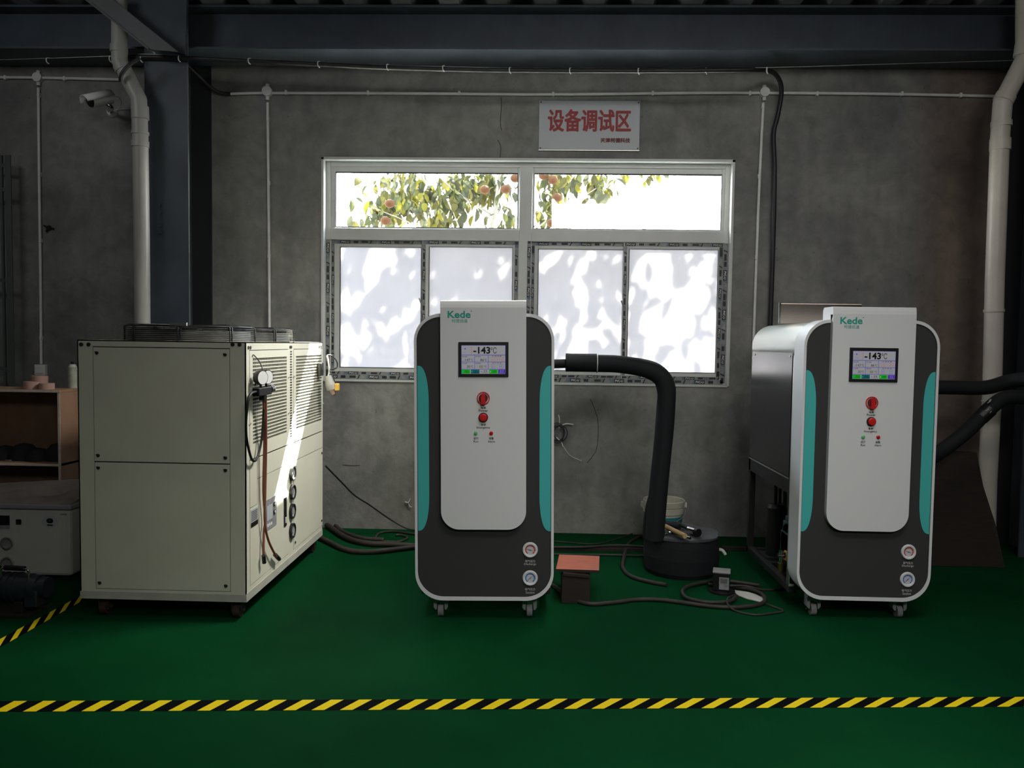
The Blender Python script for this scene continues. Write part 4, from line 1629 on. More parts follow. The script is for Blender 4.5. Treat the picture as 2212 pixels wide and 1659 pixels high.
for (gy_, mm, zh, en, ang) in ((1188, M_gred, '排气压力', 'Discharge', 165), (1250, M_gblue, '吸气压力', 'Suction', 225)):
    cxg, czg = gx(1146), gz(gy_)
    b = MB(); b.lathe([(.0275, .004), (.030, .010), (.038, .011), (.0415, .004), (.0415, 0)], (cxg, -.006, czg), axis=(0, -1, 0), n=36)
    gg = b.build('pressure_gauge', M_cabframe, cab)
    b = MB(); b.disc((cxg, -.0102, czg), .030, (0, -1, 0), M_gface, 30)
    n = 26
    for i in range(n):
        a0, a1 = R(-55 + 290 * i / n), R(-55 + 290 * (i + 1) / n)
        b.quad((cxg + .0205 * math.cos(a0), -.0106, czg + .0205 * math.sin(a0)), (cxg + .0265 * math.cos(a0), -.0106, czg + .0265 * math.sin(a0)), (cxg + .0265 * math.cos(a1), -.0106, czg + .0265 * math.sin(a1)), (cxg + .0205 * math.cos(a1), -.0106, czg + .0205 * math.sin(a1)), mm)
        if i % 3 == 0:
            b.bar((cxg + .0255 * math.cos(a0), -.0109, czg + .0255 * math.sin(a0)), (cxg + .0215 * math.cos(a0), -.0109, czg + .0215 * math.sin(a0)), .0008, .0008, M_white)
    b.build('gauge_dial', M_gface, gg)
    b = MB(); a = R(ang); b.bar((cxg + .0185 * math.cos(a), -.0115, czg + .0185 * math.sin(a)), (cxg - .014 * math.cos(a), -.0115, czg - .014 * math.sin(a)), .0014, .001, M_txt, up=(0, -1, 0)); b.cyl((cxg, -.011, czg), (cxg, -.0125, czg), .0025, 10, M_txt); b.build('needle', M_txt, gg)
    b = MB()
    b.text(zh, (cxg, -.0068, czg - .0615), .054, .0135, M_gface, .01)
    b.text(en, (cxg, -.0068, czg - .0785), .064 if en[0] == 'D' else .047, .0135, M_gface, .006)
    b.build('gauge_lettering', M_gface, cab)

# shell behind the rim, side panels, open machinery bay
HS = HW - .012
sh_o = rrect(-HS, HS, ZB, ZT - .008, .02, .140, 12)
arc = [p for p in sh_o if p[1] > ZT - .20]
# order the arc from right side up over to the left
arc = sorted([p for p in arc], key=lambda p: math.atan2(p[1] - (ZT - .5), p[0]))
arc_i = [(p[0] * (1 - .006 / HS), p[1] - .004) for p in arc]
arc = [(HS, ZT - .20)] + arc + [(-HS, ZT - .20)]
arc_i = [(HS - .004, ZT - .20)] + arc_i + [(-HS + .004, ZT - .20)]
b = MB()
b.prism(arc + arc_i[::-1], .153, D1, smooth_side=False)
b.box(-HS, -HS + .03, .153, .20, ZB + .02, ZT - .20); b.box(HS - .03, HS, .153, .20, ZB + .02, ZT - .20)
b.box(-HS + .004, HS - .004, D1 - .008, D1, .72, ZT - .15)
so = b.build('top_shell', M_shell, cab)
for p in so.data.polygons:
    if abs(p.normal.y) < .1:
        p.use_smooth = True
for sgn in (-1, 1):
    b = MB()
    xa, xb = sorted((sgn * (HS + .001), sgn * (HS - .004)))
    b.box(xa, xb, .215, D1 - .01, .755, ZT - .185)
    sp_ = b.build('side_panel', M_sidepanel, cab, .002)
    b = MB()
    for yy in (.26, D1 - .08):
        b.cyl((sgn * HS, yy, ZT - .205), (sgn * (HS + .004), yy, ZT - .205), .007, 8)
    b.build('panel_latch', M_chrome, sp_)
    b = MB()
    xa, xb = sorted((sgn * (HS - .002), sgn * (HS + .003)))
    b.box(xa, xb, .215, D1 - .01, .742, .750)
    b.build('drip_edge', M_galv, cab)
b = MB()
fr = .04
for sgn in (-1, 1):
    xa, xb = sorted((sgn * HS * .999, sgn * (HS - fr)))
    b.box(xa, xb, .153, .20, .15, .75)
    b.box(xa, xb, D1 - fr, D1, .10, ZT - .2)
    b.box(xa, xb, .153, D1, .66, .742)
    b.box(xa, xb, .153, D1, .10, .14)
for yy in (.20, .42, .66, .86, 1.0):
    b.box(-HS + fr, HS - fr, yy, yy + .05, .105, .135)
b.box(-HS + fr, HS - fr, D1 - fr, D1, .66, .74)
b.box(-HS + fr, HS - fr, .153, .2, .66, .74)
b.box(-HS + .01, HS - .01, .21, D1 - .012, .744, ZT - .21)
b.build('inner_frame', M_blackfr, cab, .002)
# machinery
b = MB()
b.box(-.27, .05, .36, .62, .17, .36, M_comp)
b.cyl((-.27, .49, .30), (.1, .49, .30), .12, 20, M_comp)
for k in range(6):
    b.box(-.25 + k * .045, -.235 + k * .045, .38, .60, .40, .455, M_comp)
b.box(-.27, .02, .40, .58, .36, .43, M_comp)
b.box(-.18, .0, .38, .60, .135, .18, M_blackfr)
b.box(-.285, -.27, .43, .50, .20, .26, M_plugy)
b.build('compressor', M_comp, cab, .008)
b = MB(); b.lathe([(0, .135), (.062, .14), (.066, .16), (.066, .46), (.055, .485), (0, .49)], (-.24, .80, 0), n=24); b.build('receiver_tank', M_black, cab)
b = MB(); b.box(-.33, -.15, .72, .90, .133, .15); b.build('tank_base', M_blackfr, cab)
b = MB()
for (x, y) in ((-.26, .78), (-.22, .82), (-.2, .77)):
    b.cyl((x, y, .46), (x, y, .70), .012, 10)
b.build('copper_riser', M_dustyhose, cab)
b = MB()
b.cyl((-.31, .46, .135), (-.31, .46, .19), .022, 12, M_brass); b.cyl((-.31, .46, .19), (-.31, .46, .27), .016, 12, M_chrome); b.cyl((-.335, .46, .235), (-.27, .46, .235), .016, 12, M_chrome)
b.build('oil_valve', M_brass, cab)


def caster(x, y, parent, front=True):
    b = MB()
    b.box(x - .040, x + .040, y - .032, y + .032, ZB - .010, ZB - .001)
    b.prism([(x + .039, ZB - .010), (x - .039, ZB - .010), (x - .039, ZB - .062), (x - .03, ZB - .075), (x - .022, ZB - .075), (x - .019, ZB - .03), (x + .019, ZB - .03), (x + .022, ZB - .075), (x + .03, ZB - .075), (x + .039, ZB - .062)][::-1], y - .022, y + .030)
    c = b.build('caster', M_cast, parent, .002)
    b = MB(); b.cyl((x - .015, y, .0335), (x + .015, y, .0335), .0335, 24); b.build('wheel', M_cast, c, .003)
    b = MB(); b.cyl((x - .036, y, .0335), (x + .036, y, .0335), .006, 10); b.build('axle', M_screw, c)
    b = MB(); b.cyl((x, y, ZB - .03), (x, y, ZB - .012), .018, 16); b.build('swivel', M_black, c)


for (x, y) in ((-.243, .085), (.243, .085), (-.243, D1 - .1), (.243, D1 - .1)):
    caster(x, y, cab)

cabR = copy_tree(cab)
YM = 4.215
pm = PL(1046, 1300, YM)
cab.location = (pm.x, YM, 0)
cab.rotation_euler = (0, R(-.80), R(1.0))
cab.location.z = .002
cab.location.x += .003
tag(cab, 'tall grey and charcoal touch-screen cabinet standing in the middle, before the window', 'cabinet', 'touch-screen refrigeration cabinets')
pr = PL(1874, 1000, 4.37)
cabR.location = (pr.x - .002, 4.375, 0)
cabR.scale = (.975, 1, 1)
tag(cabR, 'touch-screen cabinet at the right, its black side and open machinery bay showing', 'cabinet', 'touch-screen refrigeration cabinets')

# stainless box standing on the right cabinet's rear top
q0, q1 = PL(1686, 655, 5.02), PL(1862, 655, 5.02)
b = MB()
zt_ = gz(676) - .008
b.box(q0.x, q1.x, 5.02, 5.045, zt_ + .0005, q0.z)
tag(b.build('stainless_panel', M_ss, bevel=.003), 'upright brushed stainless steel sheet on top of the right cabinet', 'panel')
recentre(bpy.data.objects['stainless_panel'], ((q0.x + q1.x) / 2, 5.03, zt_))
b = MB(); b.cyl((q0.x - bpy.data.objects['stainless_panel'].location.x - .004, -.014, .0), (q0.x - bpy.data.objects['stainless_panel'].location.x - .004, -.014, q0.z - zt_ + .004), .006, 10)
b.build('corner_post', M_chrome, bpy.data.objects['stainless_panel'])


# ================================================================ MIDDLE: HOSE, VESSEL, BUCKET, STOOL
def pxtube(name, pts, r, m, label, cat, n=14, sub=7, rf=None):
    P = [PL(x, y, Y) for x, y, Y in pts]
    O = P[-1].copy()
    b = MB(); b.tube([q - O for q in P], r, n, sub=sub, rf=rf)
    return tag(b.build(name, m, loc=O), label, cat)


ihr = empty('insulated_hose', PL(1420, 1165, 5.2), label='thick black insulated pipe from the middle cabinet bending down to the drum', cat='hose')
O = ihr.location.copy()
b = MB(); b.tube([PL(x, y, Y) - O for x, y, Y in ((1186, 786, 5.05), (1200, 786, 5.05), (1235, 785, 5.05))], .029, 14); b.build('thin_pipe', M_hose, ihr)
b = MB(); b.cyl(PL(1222, 783, 5.05) - O, PL(1289, 784, 5.05) - O, .058, 20); b.build('joint_sleeve', M_hose, ihr, .005)
b = MB(); b.tube([PL(x, y, 5.12) - O for x, y in ((1290, 785), (1340, 787), (1395, 797), (1428, 815), (1439, 845), (1438, 880), (1432, 960), (1424, 1040), (1418, 1110), (1414, 1165))], .056, 18, sub=6, rf=lambda t: 1 + .08 * t); b.build('insulated_pipe', M_hose, ihr)
b = MB(); b.tube([PL(x, y, 5.26) - O for x, y in ((1305, 785), (1380, 790), (1420, 803), (1441, 830), (1443, 870), (1436, 960), (1422, 1050), (1408, 1110), (1404, 1163))], .050, 16, sub=6); b.build('second_pipe', M_hose, ihr)
for px in (1289.5,):
    b = MB(); b.tube([PL(px, 785, 5.05) - O + Vector((0, .059 * math.cos(t * PI / 8), .059 * math.sin(t * PI / 8))) for t in range(16)], .003, 6, closed=True, smooth=False); b.build('tie', M_conduit, ihr)

VX, VY, VR, VH = PL(1471, 1200, 5.28).x, 5.285, .247, .262
vs_ = empty('insulated_drum', (VX, VY, 0), label='low round black drum with a grey lid on the green floor', cat='drum')
b = MB()
rv = random.Random(9)
prof = [(0, 0), (VR * .93, 0), (VR * .985, .03), (VR * 1.01, .12), (VR * .99, .2), (VR * .96, VH - .012)]
b.lathe(prof, (0, 0, 0), n=44)
b.build('drum_body', M_hose, vs_)
b = MB()
n = 40
rim = [(VR * (.985 + .02 * math.sin(5 * a) + .012 * math.sin(11 * a + 1))) for a in [2 * PI * i / n for i in range(n)]]
top_ = [Vector((rim[i] * math.cos(2 * PI * i / n), rim[i] * math.sin(2 * PI * i / n), VH + .004 * math.sin(i))) for i in range(n)]
bot_ = [Vector((v.x, v.y, VH - .014)) for v in top_]
b.add(top_ + [Vector((0, 0, VH + .006))], [(i, (i + 1) % n, n) for i in range(n)], None, True)
b.add(bot_ + top_, [(i, (i + 1) % n, n + (i + 1) % n, n + i) for i in range(n)])
b.build('lid', M_lid, vs_)
b = MB()
b.tube([(VR * .98, -.05, .16), (VR * 1.06, -.06, .155), (VR * 1.13, -.07, .13)], .011, 8)
b.build('hose_stub', M_foil, vs_)


def on_lid(px, py, dz=0.0):
    return FL(px, py, VH + .008 + dz)


def tool(name, pa, pb, r, m, label, extra=None):
    O = (pa + pb) / 2
    t = empty(name, O, label=label, cat='tool')
    b = MB(); b.tube([pa - O, (pa + pb) / 2 - O, pb - O], r, 10)
    b.build('handle', m, t)
    if extra:
        extra(t, O)
    return t


def ex_wrench(t, O):
    b = MB(); a, c = on_lid(1472, 1150, .016) - O, on_lid(1434, 1150, .016) - O
    b.tube([on_lid(1460, 1150, .016) - O, on_lid(1440, 1149, .016) - O], .009, 8)
    b.lathe([(.010, -.008), (.024, -.008), (.024, .008), (.010, .008), (.010, -.008)], on_lid(1437, 1149, .016) - O, n=16)
    b.build('chrome_head', M_chrome, t)


tool('pliers', on_lid(1437, 1137, .035), on_lid(1480, 1158, .03), .016, M_tan, 'tan-handled pliers lying across the drum lid',
     lambda t, O: (lambda b: (b.tube([on_lid(1474, 1155, .02) - O, on_lid(1491, 1163, .014) - O], .009, 8), b.build('jaw', M_chrome, t)))(MB()))
tool('ring_spanner', on_lid(1452, 1151, .013), on_lid(1474, 1156, .013), .009, M_black, 'short chrome ring spanner beside the tan pliers', ex_wrench)
tool('torch', on_lid(1456, 1128, .022), on_lid(1502, 1148, .022), .013, M_black, 'black and silver torch at the back of the drum lid',
     lambda t, O: (lambda b: (b.cyl(on_lid(1488, 1144, .026) - O, on_lid(1506, 1150, .026) - O, .024, 16, M_chrome), b.cyl(on_lid(1503, 1149, .026) - O, on_lid(1509, 1151, .026) - O, .026, 16, M_black), b.build('torch_head', M_chrome, t)))(MB()))
tool('tube_offcut', on_lid(1420, 1126, .02), on_lid(1468, 1138, .02), .019, M_hose, 'dark rubber tube offcut between pipe and torch on the drum lid')

# bucket
pb_ = PL(1431, 1160, 5.95)
BX, BY = pb_.x, 5.93
bk = empty('bucket', (BX, BY, 0), label='white plastic bucket with teal label behind the drum', cat='bucket')
hb = PL(1439, 1078, BY).z
prof = [(0, 0), (.125, 0), (.140, hb - .1), (.148, hb - .095), (.150, hb - .055), (.145, hb - .05), (.153, hb - .045), (.156, hb - .005), (.150, hb), (.145, hb - .004), (.122, .01), (0, .01)]
b = MB(); b.lathe(prof, (0, 0, 0), n=36); b.build('bucket_body', M_bucket, bk)
b = MB(); b.lathe([(.1262, .02), (.1275, hb * .3), (.1415, hb - .115), (.1385, hb - .115)], (0, 0, 0), n=36); b.build('teal_label', M_bteal, bk)
b = MB(); b.box(-.17, -.145, -.02, .02, hb - .06, hb - .02); b.box(.145, .17, -.02, .02, hb - .06, hb - .02); b.build('handle_lug', M_bucket, bk, .004)
b = MB(); b.tube([(-.16, 0, hb - .04), (-.13, -.10, hb - .11), (0, -.165, hb - .15), (.13, -.10, hb - .11), (.16, 0, hb - .04)], .004, 6); b.build('bail', M_galv, bk)

# stool
st_c = FL(1247, 1304)
stl = empty('wooden_stool', (st_c.x - .01, st_c.y + .07, 0), label='small dark wooden block stool with a red board top', cat='stool')
wz = PL(1247, 1238, st_c.y).z
SWX = .082
b = MB(); b.box(-SWX, SWX, -.07, -.045, 0, wz - .018); b.box(-SWX, -SWX + .02, -.045, .09, 0, wz - .018); b.box(SWX - .02, SWX, -.045, .09, 0, wz - .018); b.box(-SWX + .02, SWX - .02, .07, .09, 0, wz - .018)
b.build('stool_body', M_wood, stl, .003)
M_ = Matrix.Rotation(R(4), 4, 'Y')
b = MB(); b.box(-.075, .075, -.08, .05, wz - .020, wz - .006, None, Matrix.Translation((0, 0, 0)) @ Matrix.Translation((0, 0, wz - .01)) @ M_ @ Matrix.Translation((0, 0, -wz + .01))); b.build('packing_slat', M_wood, stl)
s_a, s_b, s_c, s_d = (FL(1201, 1229, wz + .014), FL(1294, 1232, wz + .014), FL(1295, 1201, wz + .014), FL(1208, 1198, wz + .014))
b = MB()
O = stl.location
tp = [v - O for v in (s_a, s_b, s_c, s_d)]
bt = [Vector((v.x, v.y, wz - .002)) for v in tp]
b.add(tp, [(0, 1, 2, 3)], M_redboard)
b.add(bt + tp, [(0, 1, 5, 4), (1, 2, 6, 5), (2, 3, 7, 6), (3, 0, 4, 7), (3, 2, 1, 0)], M_wood)
b.build('stool_top', M_redboard, stl)

# solenoid box
sb_c = FL(1560, 1284)
sbx = empty('control_box', (sb_c.x, sb_c.y + .05, 0), rz=R(-14), label='small black box with a grey printed label among the cable loops', cat='box')
b = MB(); b.box(-.045, .055, -.05, .05, .02, .128); b.build('box_body', M_black, sbx, .003)
b = MB(); b.box(-.047, .057, -.052, .052, .1285, .135); b.build('box_lid', M_cast, sbx, .002)
b = MB(); b.box(-.008, .050, -.0525, -.0505, .03, .105, M_lab)
for k in range(5):
    b.box(0, .04, -.0532, -.0526, .07 + k * .006, .0725 + k * .006, M_txt)
b.build('printed_label', M_lab, sbx)
b = MB(); b.lathe([(0, 0), (.078, 0), (.078, .012), (.05, .02), (0, .02)], (.01, 0, 0), n=26); b.build('round_foot', M_black, sbx)

# crumpled paper inside the cable loop
b = MB()
pp = [(1582, 1274), (1606, 1277), (1632, 1283), (1650, 1292), (1646, 1300), (1612, 1292), (1592, 1284)]
vv = [FL(x, y, .006) for x, y in pp]
c0 = sum(vv, Vector()) / len(vv)
n = len(vv)
b.add([v - c0 for v in vv] + [Vector((0, 0, .02))], [(i, (i + 1) % n, n) for i in range(n)])
b.add([Vector((v.x - c0.x, v.y - c0.y, -.005)) for v in vv] + [v - c0 for v in vv], [(i, (i + 1) % n, n + (i + 1) % n, n + i) for i in range(n)])
tag(b.build('plastic_sheet', M_foil, loc=c0), 'scrap of crumpled white sheet inside the cable loop', 'scrap')


# ---- floor cables
def fcable(pts, r, label, m=M_dustyhose, name='floor_cable', n=8, cat='cable', z=None):
    P = [FL(p[0], p[1], (p[2] if len(p) > 2 else 0) + r) for p in pts]
    return cable(name, P, r, m, label, cat, n)


fcable([(1100, 1215), (1190, 1262), (1225, 1288), (1270, 1304), (1320, 1302), (1380, 1295), (1440, 1297), (1520, 1308), (1580, 1312), (1630, 1308), (1652, 1298), (1645, 1283), (1615, 1272), (1570, 1266), (1530, 1262)], .0125, 'long dark cable snaking from the middle cabinet past the stool to the loops')
fcable([(1352, 1186), (1348, 1205), (1345, 1225), (1362, 1244), (1400, 1256), (1440, 1263)], .013, 'grey-brown hose curving in front of the drum')
fcable([(1640, 1264, .0), (1560, 1254, .01), (1500, 1262, .012), (1475, 1275, .014), (1485, 1292, .014), (1530, 1301, .014), (1575, 1299, .014), (1592, 1288, .014)], .011, 'thick cable loop around the small black box')
fcable([(1588, 1285, .02), (1573, 1292, .02), (1572, 1305, .02), (1590, 1320, .0), (1630, 1328, .0), (1665, 1325, .0), (1692, 1320, .0), (1672, 1311), (1655, 1304, .016)], .006, 'thin dark cable making a pointed loop at the front')
fcable([(1576, 1265, .02), (1610, 1266, .02), (1650, 1274), (1690, 1272), (1720, 1262)], .007, 'thin cable running right under the right cabinet')
fcable([(1160, 1166), (1220, 1171), (1280, 1175), (1320, 1168), (1360, 1155), (1392, 1142), (1430, 1140)], .006, 'thin dark cable lying near the wall left of the drum')
fcable([(1352, 1182, .01), (1362, 1170), (1380, 1160), (1400, 1155)], .011, 'short hose end reaching up to the drum from the left')
# left bundle
fcable([(560, 1060), (620, 1080), (700, 1130), (745, 1160), (790, 1173), (850, 1176), (905, 1180), (980, 1184), (1080, 1190)], .021, 'upper thick grey hose sweeping from the chiller to the middle cabinet')
fcable([(600, 1110), (660, 1145), (705, 1168), (750, 1188), (800, 1192), (860, 1186), (910, 1180), (980, 1178), (1080, 1184)], .019, 'lower thick grey hose sweeping from the chiller to the middle cabinet')
fcable([(620, 1090), (700, 1118), (740, 1148), (780, 1162), (812, 1165), (830, 1166)], .017, 'short thick hose behind the two sweeping hoses')
fcable([(960, 1160), (900, 1154), (850, 1148), (822, 1151), (812, 1160), (822, 1168), (860, 1170), (880, 1162), (868, 1156), (855, 1156)], .009, 'grey hose curled into an open loop near the wall')
b = MB()
P = [PL(703, 1006, 5.6), PL(740, 1044, 5.8), PL(766, 1070, 5.9), PL(800, 1092, 6.0), PL(840, 1120, 6.1), PL(880, 1142, 6.12), PL(910, 1146, 6.1)]
cable('thin_cable', P, .006, M_blackcab, 'thin black cable slanting down across the wall beside the chiller')
# steel strips on the floor along the wall
q = [FL(1150, 1187), FL(1700, 1193)]
b = MB(); b.bar(FL(1150, 1184, .012), FL(1402, 1187, .012), .05, .024); o = b.build('steel_channel', M_wood, bevel=.002)
tag(o, 'dark steel channel lying on the floor along the wall', 'channel'); recentre(o, FL(1270, 1186, 0))
b = MB(); b.bar(FL(1560, 1184, .012), FL(1612, 1185, .012), .05, .024); o = b.build('steel_channel', M_wood, bevel=.002)
tag(o, 'short dark steel channel between the drum and the right cabinet', 'channel'); recentre(o, FL(1586, 1185, 0))
fcable([(1130, 1196), (1250, 1198), (1330, 1199), (1395, 1201)], .008, 'brown cable in front of the steel channel left of the drum')
fcable([(1130, 1181, .026), (1250, 1182, .026), (1330, 1178, .026), (1395, 1181, .026)], .009, 'dusty hose lying on the steel channel')


# ================================================================ LEFT SIDE
# plywood shelf unit
SY0 = 5.30
sxr = PL(130, 900, SY0).x
zt1 = PL(60, 842, SY0).z
zm1 = PL(60, 1001, SY0).z
shf = empty('shelf_unit', (sxr - .5, SY0 + .3, 0), label='brown plywood shelf unit with an open compartment behind the tank', cat='shelf')
O = shf.location.copy()


def shb(b, name, m, bevel=0):
    o = b.build(name, m, None, bevel)
    o.data.transform(Matrix.Translation(O).inverted())
    o.parent = shf
    return o


XS0 = sxr - 1.5
b = MB(); b.box(XS0, sxr, SY0, SY0 + .32, zt1 - .016, zt1, M_wood2); b.box(XS0, sxr + .002, SY0 - .004, SY0, zt1 - .016, zt1, M_woodedge); shb(b, 'top_board', M_wood2)
b = MB(); b.box(XS0, sxr, SY0, SY0 + .32, zm1 - .016, zm1, M_wood2); b.box(XS0, sxr + .002, SY0 - .004, SY0, zm1 - .016, zm1, M_woodedge); shb(b, 'shelf_board', M_wood2)
b = MB(); b.box(sxr - .016, sxr, SY0 + .001, SY0 + .32, 0, zt1 - .017, M_wood2); b.box(sxr - .016, sxr, SY0 - .003, SY0 + .001, 0, zt1 - .017, M_woodedge); shb(b, 'side_board', M_wood2)
b = MB(); b.box(XS0, XS0 + .016, SY0, SY0 + .32, 0, zt1 - .017); shb(b, 'side_board', M_wood2)
b = MB(); b.box(XS0, sxr - .017, SY0 + .30, SY0 + .315, 0, zt1 - .017); shb(b, 'back_board', M_wood2)
b = MB()
rq = random.Random(2)
for k in range(9):
    c = Vector((sxr - .12 - k * .13, SY0 + .16 + rq.uniform(-.02, .04), zm1))
    rr_ = rq.uniform(.07, .1)
    b.lathe([(rr_ * 1.2, .001), (rr_ * 1.1, rr_ * .5), (rr_ * .6, rr_ * 1.1), (0, rr_ * 1.25)], c, n=12)
tag(b.build('black_rags', M_hose), 'heap of black rags on the shelf of the plywood unit', 'rags', kind='stuff')
recentre(bpy.data.objects['black_rags'], (sxr - .6, SY0 + .3, zm1))
q = PL(0, 990, SY0 + .12)
b = MB(); b.lathe([(.018, 0), (.03, .004), (.03, .010), (.018, .012), (.018, 0)], (0, 0, 0), n=18)
tag(b.build('metal_ring', M_chrome, loc=PL(21, 988, SY0 + .10) * 1 + Vector((0, 0, 0))), 'small bright metal ring at the front of the shelf', 'ring')
bpy.data.objects['metal_ring'].location.z = zm1
for (px0_, px1_, py, Yd, lab, hh, nm) in ((53, 84, 841, .10, 'pinkish roll lying at the left on the shelf unit top', .050, 'tape_roll'), (86, 116, 841, .09, 'pinkish roll lying at the right on the shelf unit top', .042, 'tape_roll'), (70, 102, 835, .235, 'darker roll standing behind the two pinkish rolls', .085, 'tape_roll')):
    a_, c_ = PL(px0_, py, SY0 + Yd), PL(px1_, py, SY0 + Yd)
    r_ = (c_.x - a_.x) / 2
    b = MB(); b.lathe([(r_ * .45, 0), (r_, 0), (r_ * 1.0, hh), (r_ * .45, hh), (r_ * .45, 0)], (0, 0, 0), n=24)
    tag(b.build(nm, M_pink if Yd < .3 else M_wood2, loc=((a_.x + c_.x) / 2, SY0 + Yd, zt1)), lab, 'roll', 'rolls on the shelf unit')
q = PL(158, 838, SY0 + .5)
spc = empty('spray_can', (PL(158, 820, SY0 + .45).x, SY0 + .45, zt1), label='pale green spray can between the shelf unit top and the chiller', cat='can')
b = MB(); b.lathe([(0, 0), (.030, 0), (.030, .15), (.020, .17), (.012, .17), (0, .17)], (0, 0, 0), n=18); b.build('can_body', M_spray, spc)
b = MB(); b.cyl((0, 0, .17), (0, 0, .19), .011, 10); b.build('nozzle', M_black, spc)
spc.location.x = PL(157, 820, SY0 + .25).x
spc.location.y = SY0 + .25
spc.location.z = zt1

# steel lattice frame leaning at the far left
YLf = 6.12
lat = empty('lattice_frame', (PL(12, 830, YLf).x, YLf, 0), label='grey steel lattice frame standing against the wall at the left edge', cat='frame')
O = lat.location.copy()
xs = [PL(6, 500, YLf).x, PL(22, 500, YLf).x]
zt_l = PL(20, 336, YLf).z
b = MB(); b.box(xs[0] - .008 - O.x, xs[0] + .008 - O.x, -.01, .01, 0, zt_l); b.build('post', M_steel2, lat)
b = MB(); b.box(xs[1] - .022 - O.x, xs[1] - .006 - O.x, -.02, .02, 0, zt_l); b.box(xs[1] - .006 - O.x, xs[1] + .026 - O.x, -.02, -.012, 0, zt_l); b.build('post', M_steel2, lat)
b = MB(); b.box(xs[0] - .40 - O.x, xs[0] - .37 - O.x, -.02, .02, 0, zt_l); b.build('post', M_steel2, lat)
for (ya_, yb2) in ((352, 358), (428, 408), (602, 606), (780, 800)):
    b = MB()
    za, zb2 = PL(-60, ya_, YLf).z, PL(22, yb2, YLf).z
    b.bar((xs[0] - .38 - O.x, .0, za + (0)), (xs[1] - .01 - O.x, .0, zb2), .012, .03)
    b.build('rung', M_steel2, lat)

# white refrigerated bath
BYf = 4.72
bxr = PL(153, 1180, BYf).x
bzt = PL(80, 1100, BYf).z
bth = empty('water_bath', (bxr - .45, BYf + .3, 0), label='low off-white cooling bath with a dusty grey lid at the left edge', cat='tank')
O = bth.location.copy()


def bb(b, name, m, bevel=0, parent=None):
    o = b.build(name, m, None, bevel)
    o.data.transform(Matrix.Translation(O).inverted())
    o.parent = parent or bth
    return o


b = MB(); b.box(bxr - 1.0, bxr, BYf, BYf + .48, .035, bzt); bb(b, 'tank_body', M_bathw, .02)
b = MB(); b.box(bxr - 1.01, bxr + .01, BYf - .012, BYf + .49, bzt, bzt + .032); bb(b, 'rim', M_cast, .008)
b = MB()
zl = bzt + .032
nx, ny = 18, 10
vs, fs = [], []
rl = random.Random(8)
for j in range(ny + 1):
    for i in range(nx + 1):
        u, v = i / nx, j / ny
        x = bxr - 1.0 + u * 1.0
        y = BYf + v * .47
        h = .075 * (math.sin(PI * min(1, v * 1.3 + .0) * .5) ** 1.0) * (.25 + .75 * min(1, u * 1.25)) * (1 if u < .999 else .6) + rl.uniform(-.002, .002)
        if .62 < u < .85 and .25 < v < .5:
            h -= .03
        vs.append((x, y, zl + max(.002, h)))
for j in range(ny):
    for i in range(nx):
        a = j * (nx + 1) + i
        fs.append((a, a + 1, a + nx + 2, a + nx + 1))
b.add(vs, fs, None, True)
nv = nx + 1
for edge in ([i for i in range(nv)], [ny * nv + i for i in range(nv)], [j * nv for j in range(ny + 1)], [j * nv + nx for j in range(ny + 1)]):
    ev = [vs[i] for i in edge]
    b.add(ev + [(v[0], v[1], zl) for v in ev], [(i, i + 1, len(ev) + i + 1, len(ev) + i) for i in range(len(ev) - 1)])
bb(b, 'lid', M_bathlid)
b = MB()
q0, q1 = PL(-60, 1112, BYf), PL(21, 1134, BYf)
b.box(q0.x, q1.x, BYf - .006, BYf, q1.z, q0.z, M_black); b.box(q0.x, q1.x, BYf - .004, BYf, q1.z - .022, q1.z - .004, M_lab)
bb(b, 'display', M_black)
q = PL(41, 1127, BYf)
b = MB(); b.box(q.x - .016, q.x + .016, BYf - .008, BYf, q.z - .016, q.z + .016); bb(b, 'button', M_black, .003)
q = PL(108, 1127, BYf)
b = MB()
b.add([(q.x + .052 * math.cos(2 * PI * i / 28), BYf - .0012, q.z + .037 * math.sin(2 * PI * i / 28)) for i in range(28)], [tuple(range(28))], M_signw)
b.add([(q.x + .022 * math.cos(2 * PI * i / 20), BYf - .0020, q.z + .006 + .016 * math.sin(2 * PI * i / 20)) for i in range(20)], [tuple(range(20))], M_black)
b.add([(q.x + .009 * math.cos(2 * PI * i / 12), BYf - .0026, q.z + .008 + .005 * math.sin(2 * PI * i / 12)) for i in range(12)], [tuple(range(12))], M_comp)
b.box(q.x - .018, q.x + .018, BYf - .0022, BYf - .001, q.z - .024, q.z - .017, M_black)
bb(b, 'oval_badge', M_signw)
q = PL(137, 1111, BYf)
b = MB(); b.box(q.x - .02, q.x + .02, BYf - .002, BYf, q.z - .004, q.z + .004); bb(b, 'small_mark', M_lab)
for (px, py) in ((17, 1173), (17, 1216)):
    q = PL(px, py, BYf)
    b = MB(); b.lathe([(.026, .004), (.030, .016), (.038, .016), (.040, 0)], (q.x, BYf, q.z), axis=(0, -1, 0), n=26, m=M_galv); b.lathe([(.027, .004), (0, .006)], (q.x, BYf, q.z), axis=(0, -1, 0), n=26, m=M_cast)
    bb(b, 'dial', M_galv)
for x in (bxr - .08, bxr - .9):
    for y in (BYf + .08, BYf + .42):
        b = MB(); b.cyl((x, y, 0), (x, y, .036), .022, 12); bb(b, 'foot', M_black)

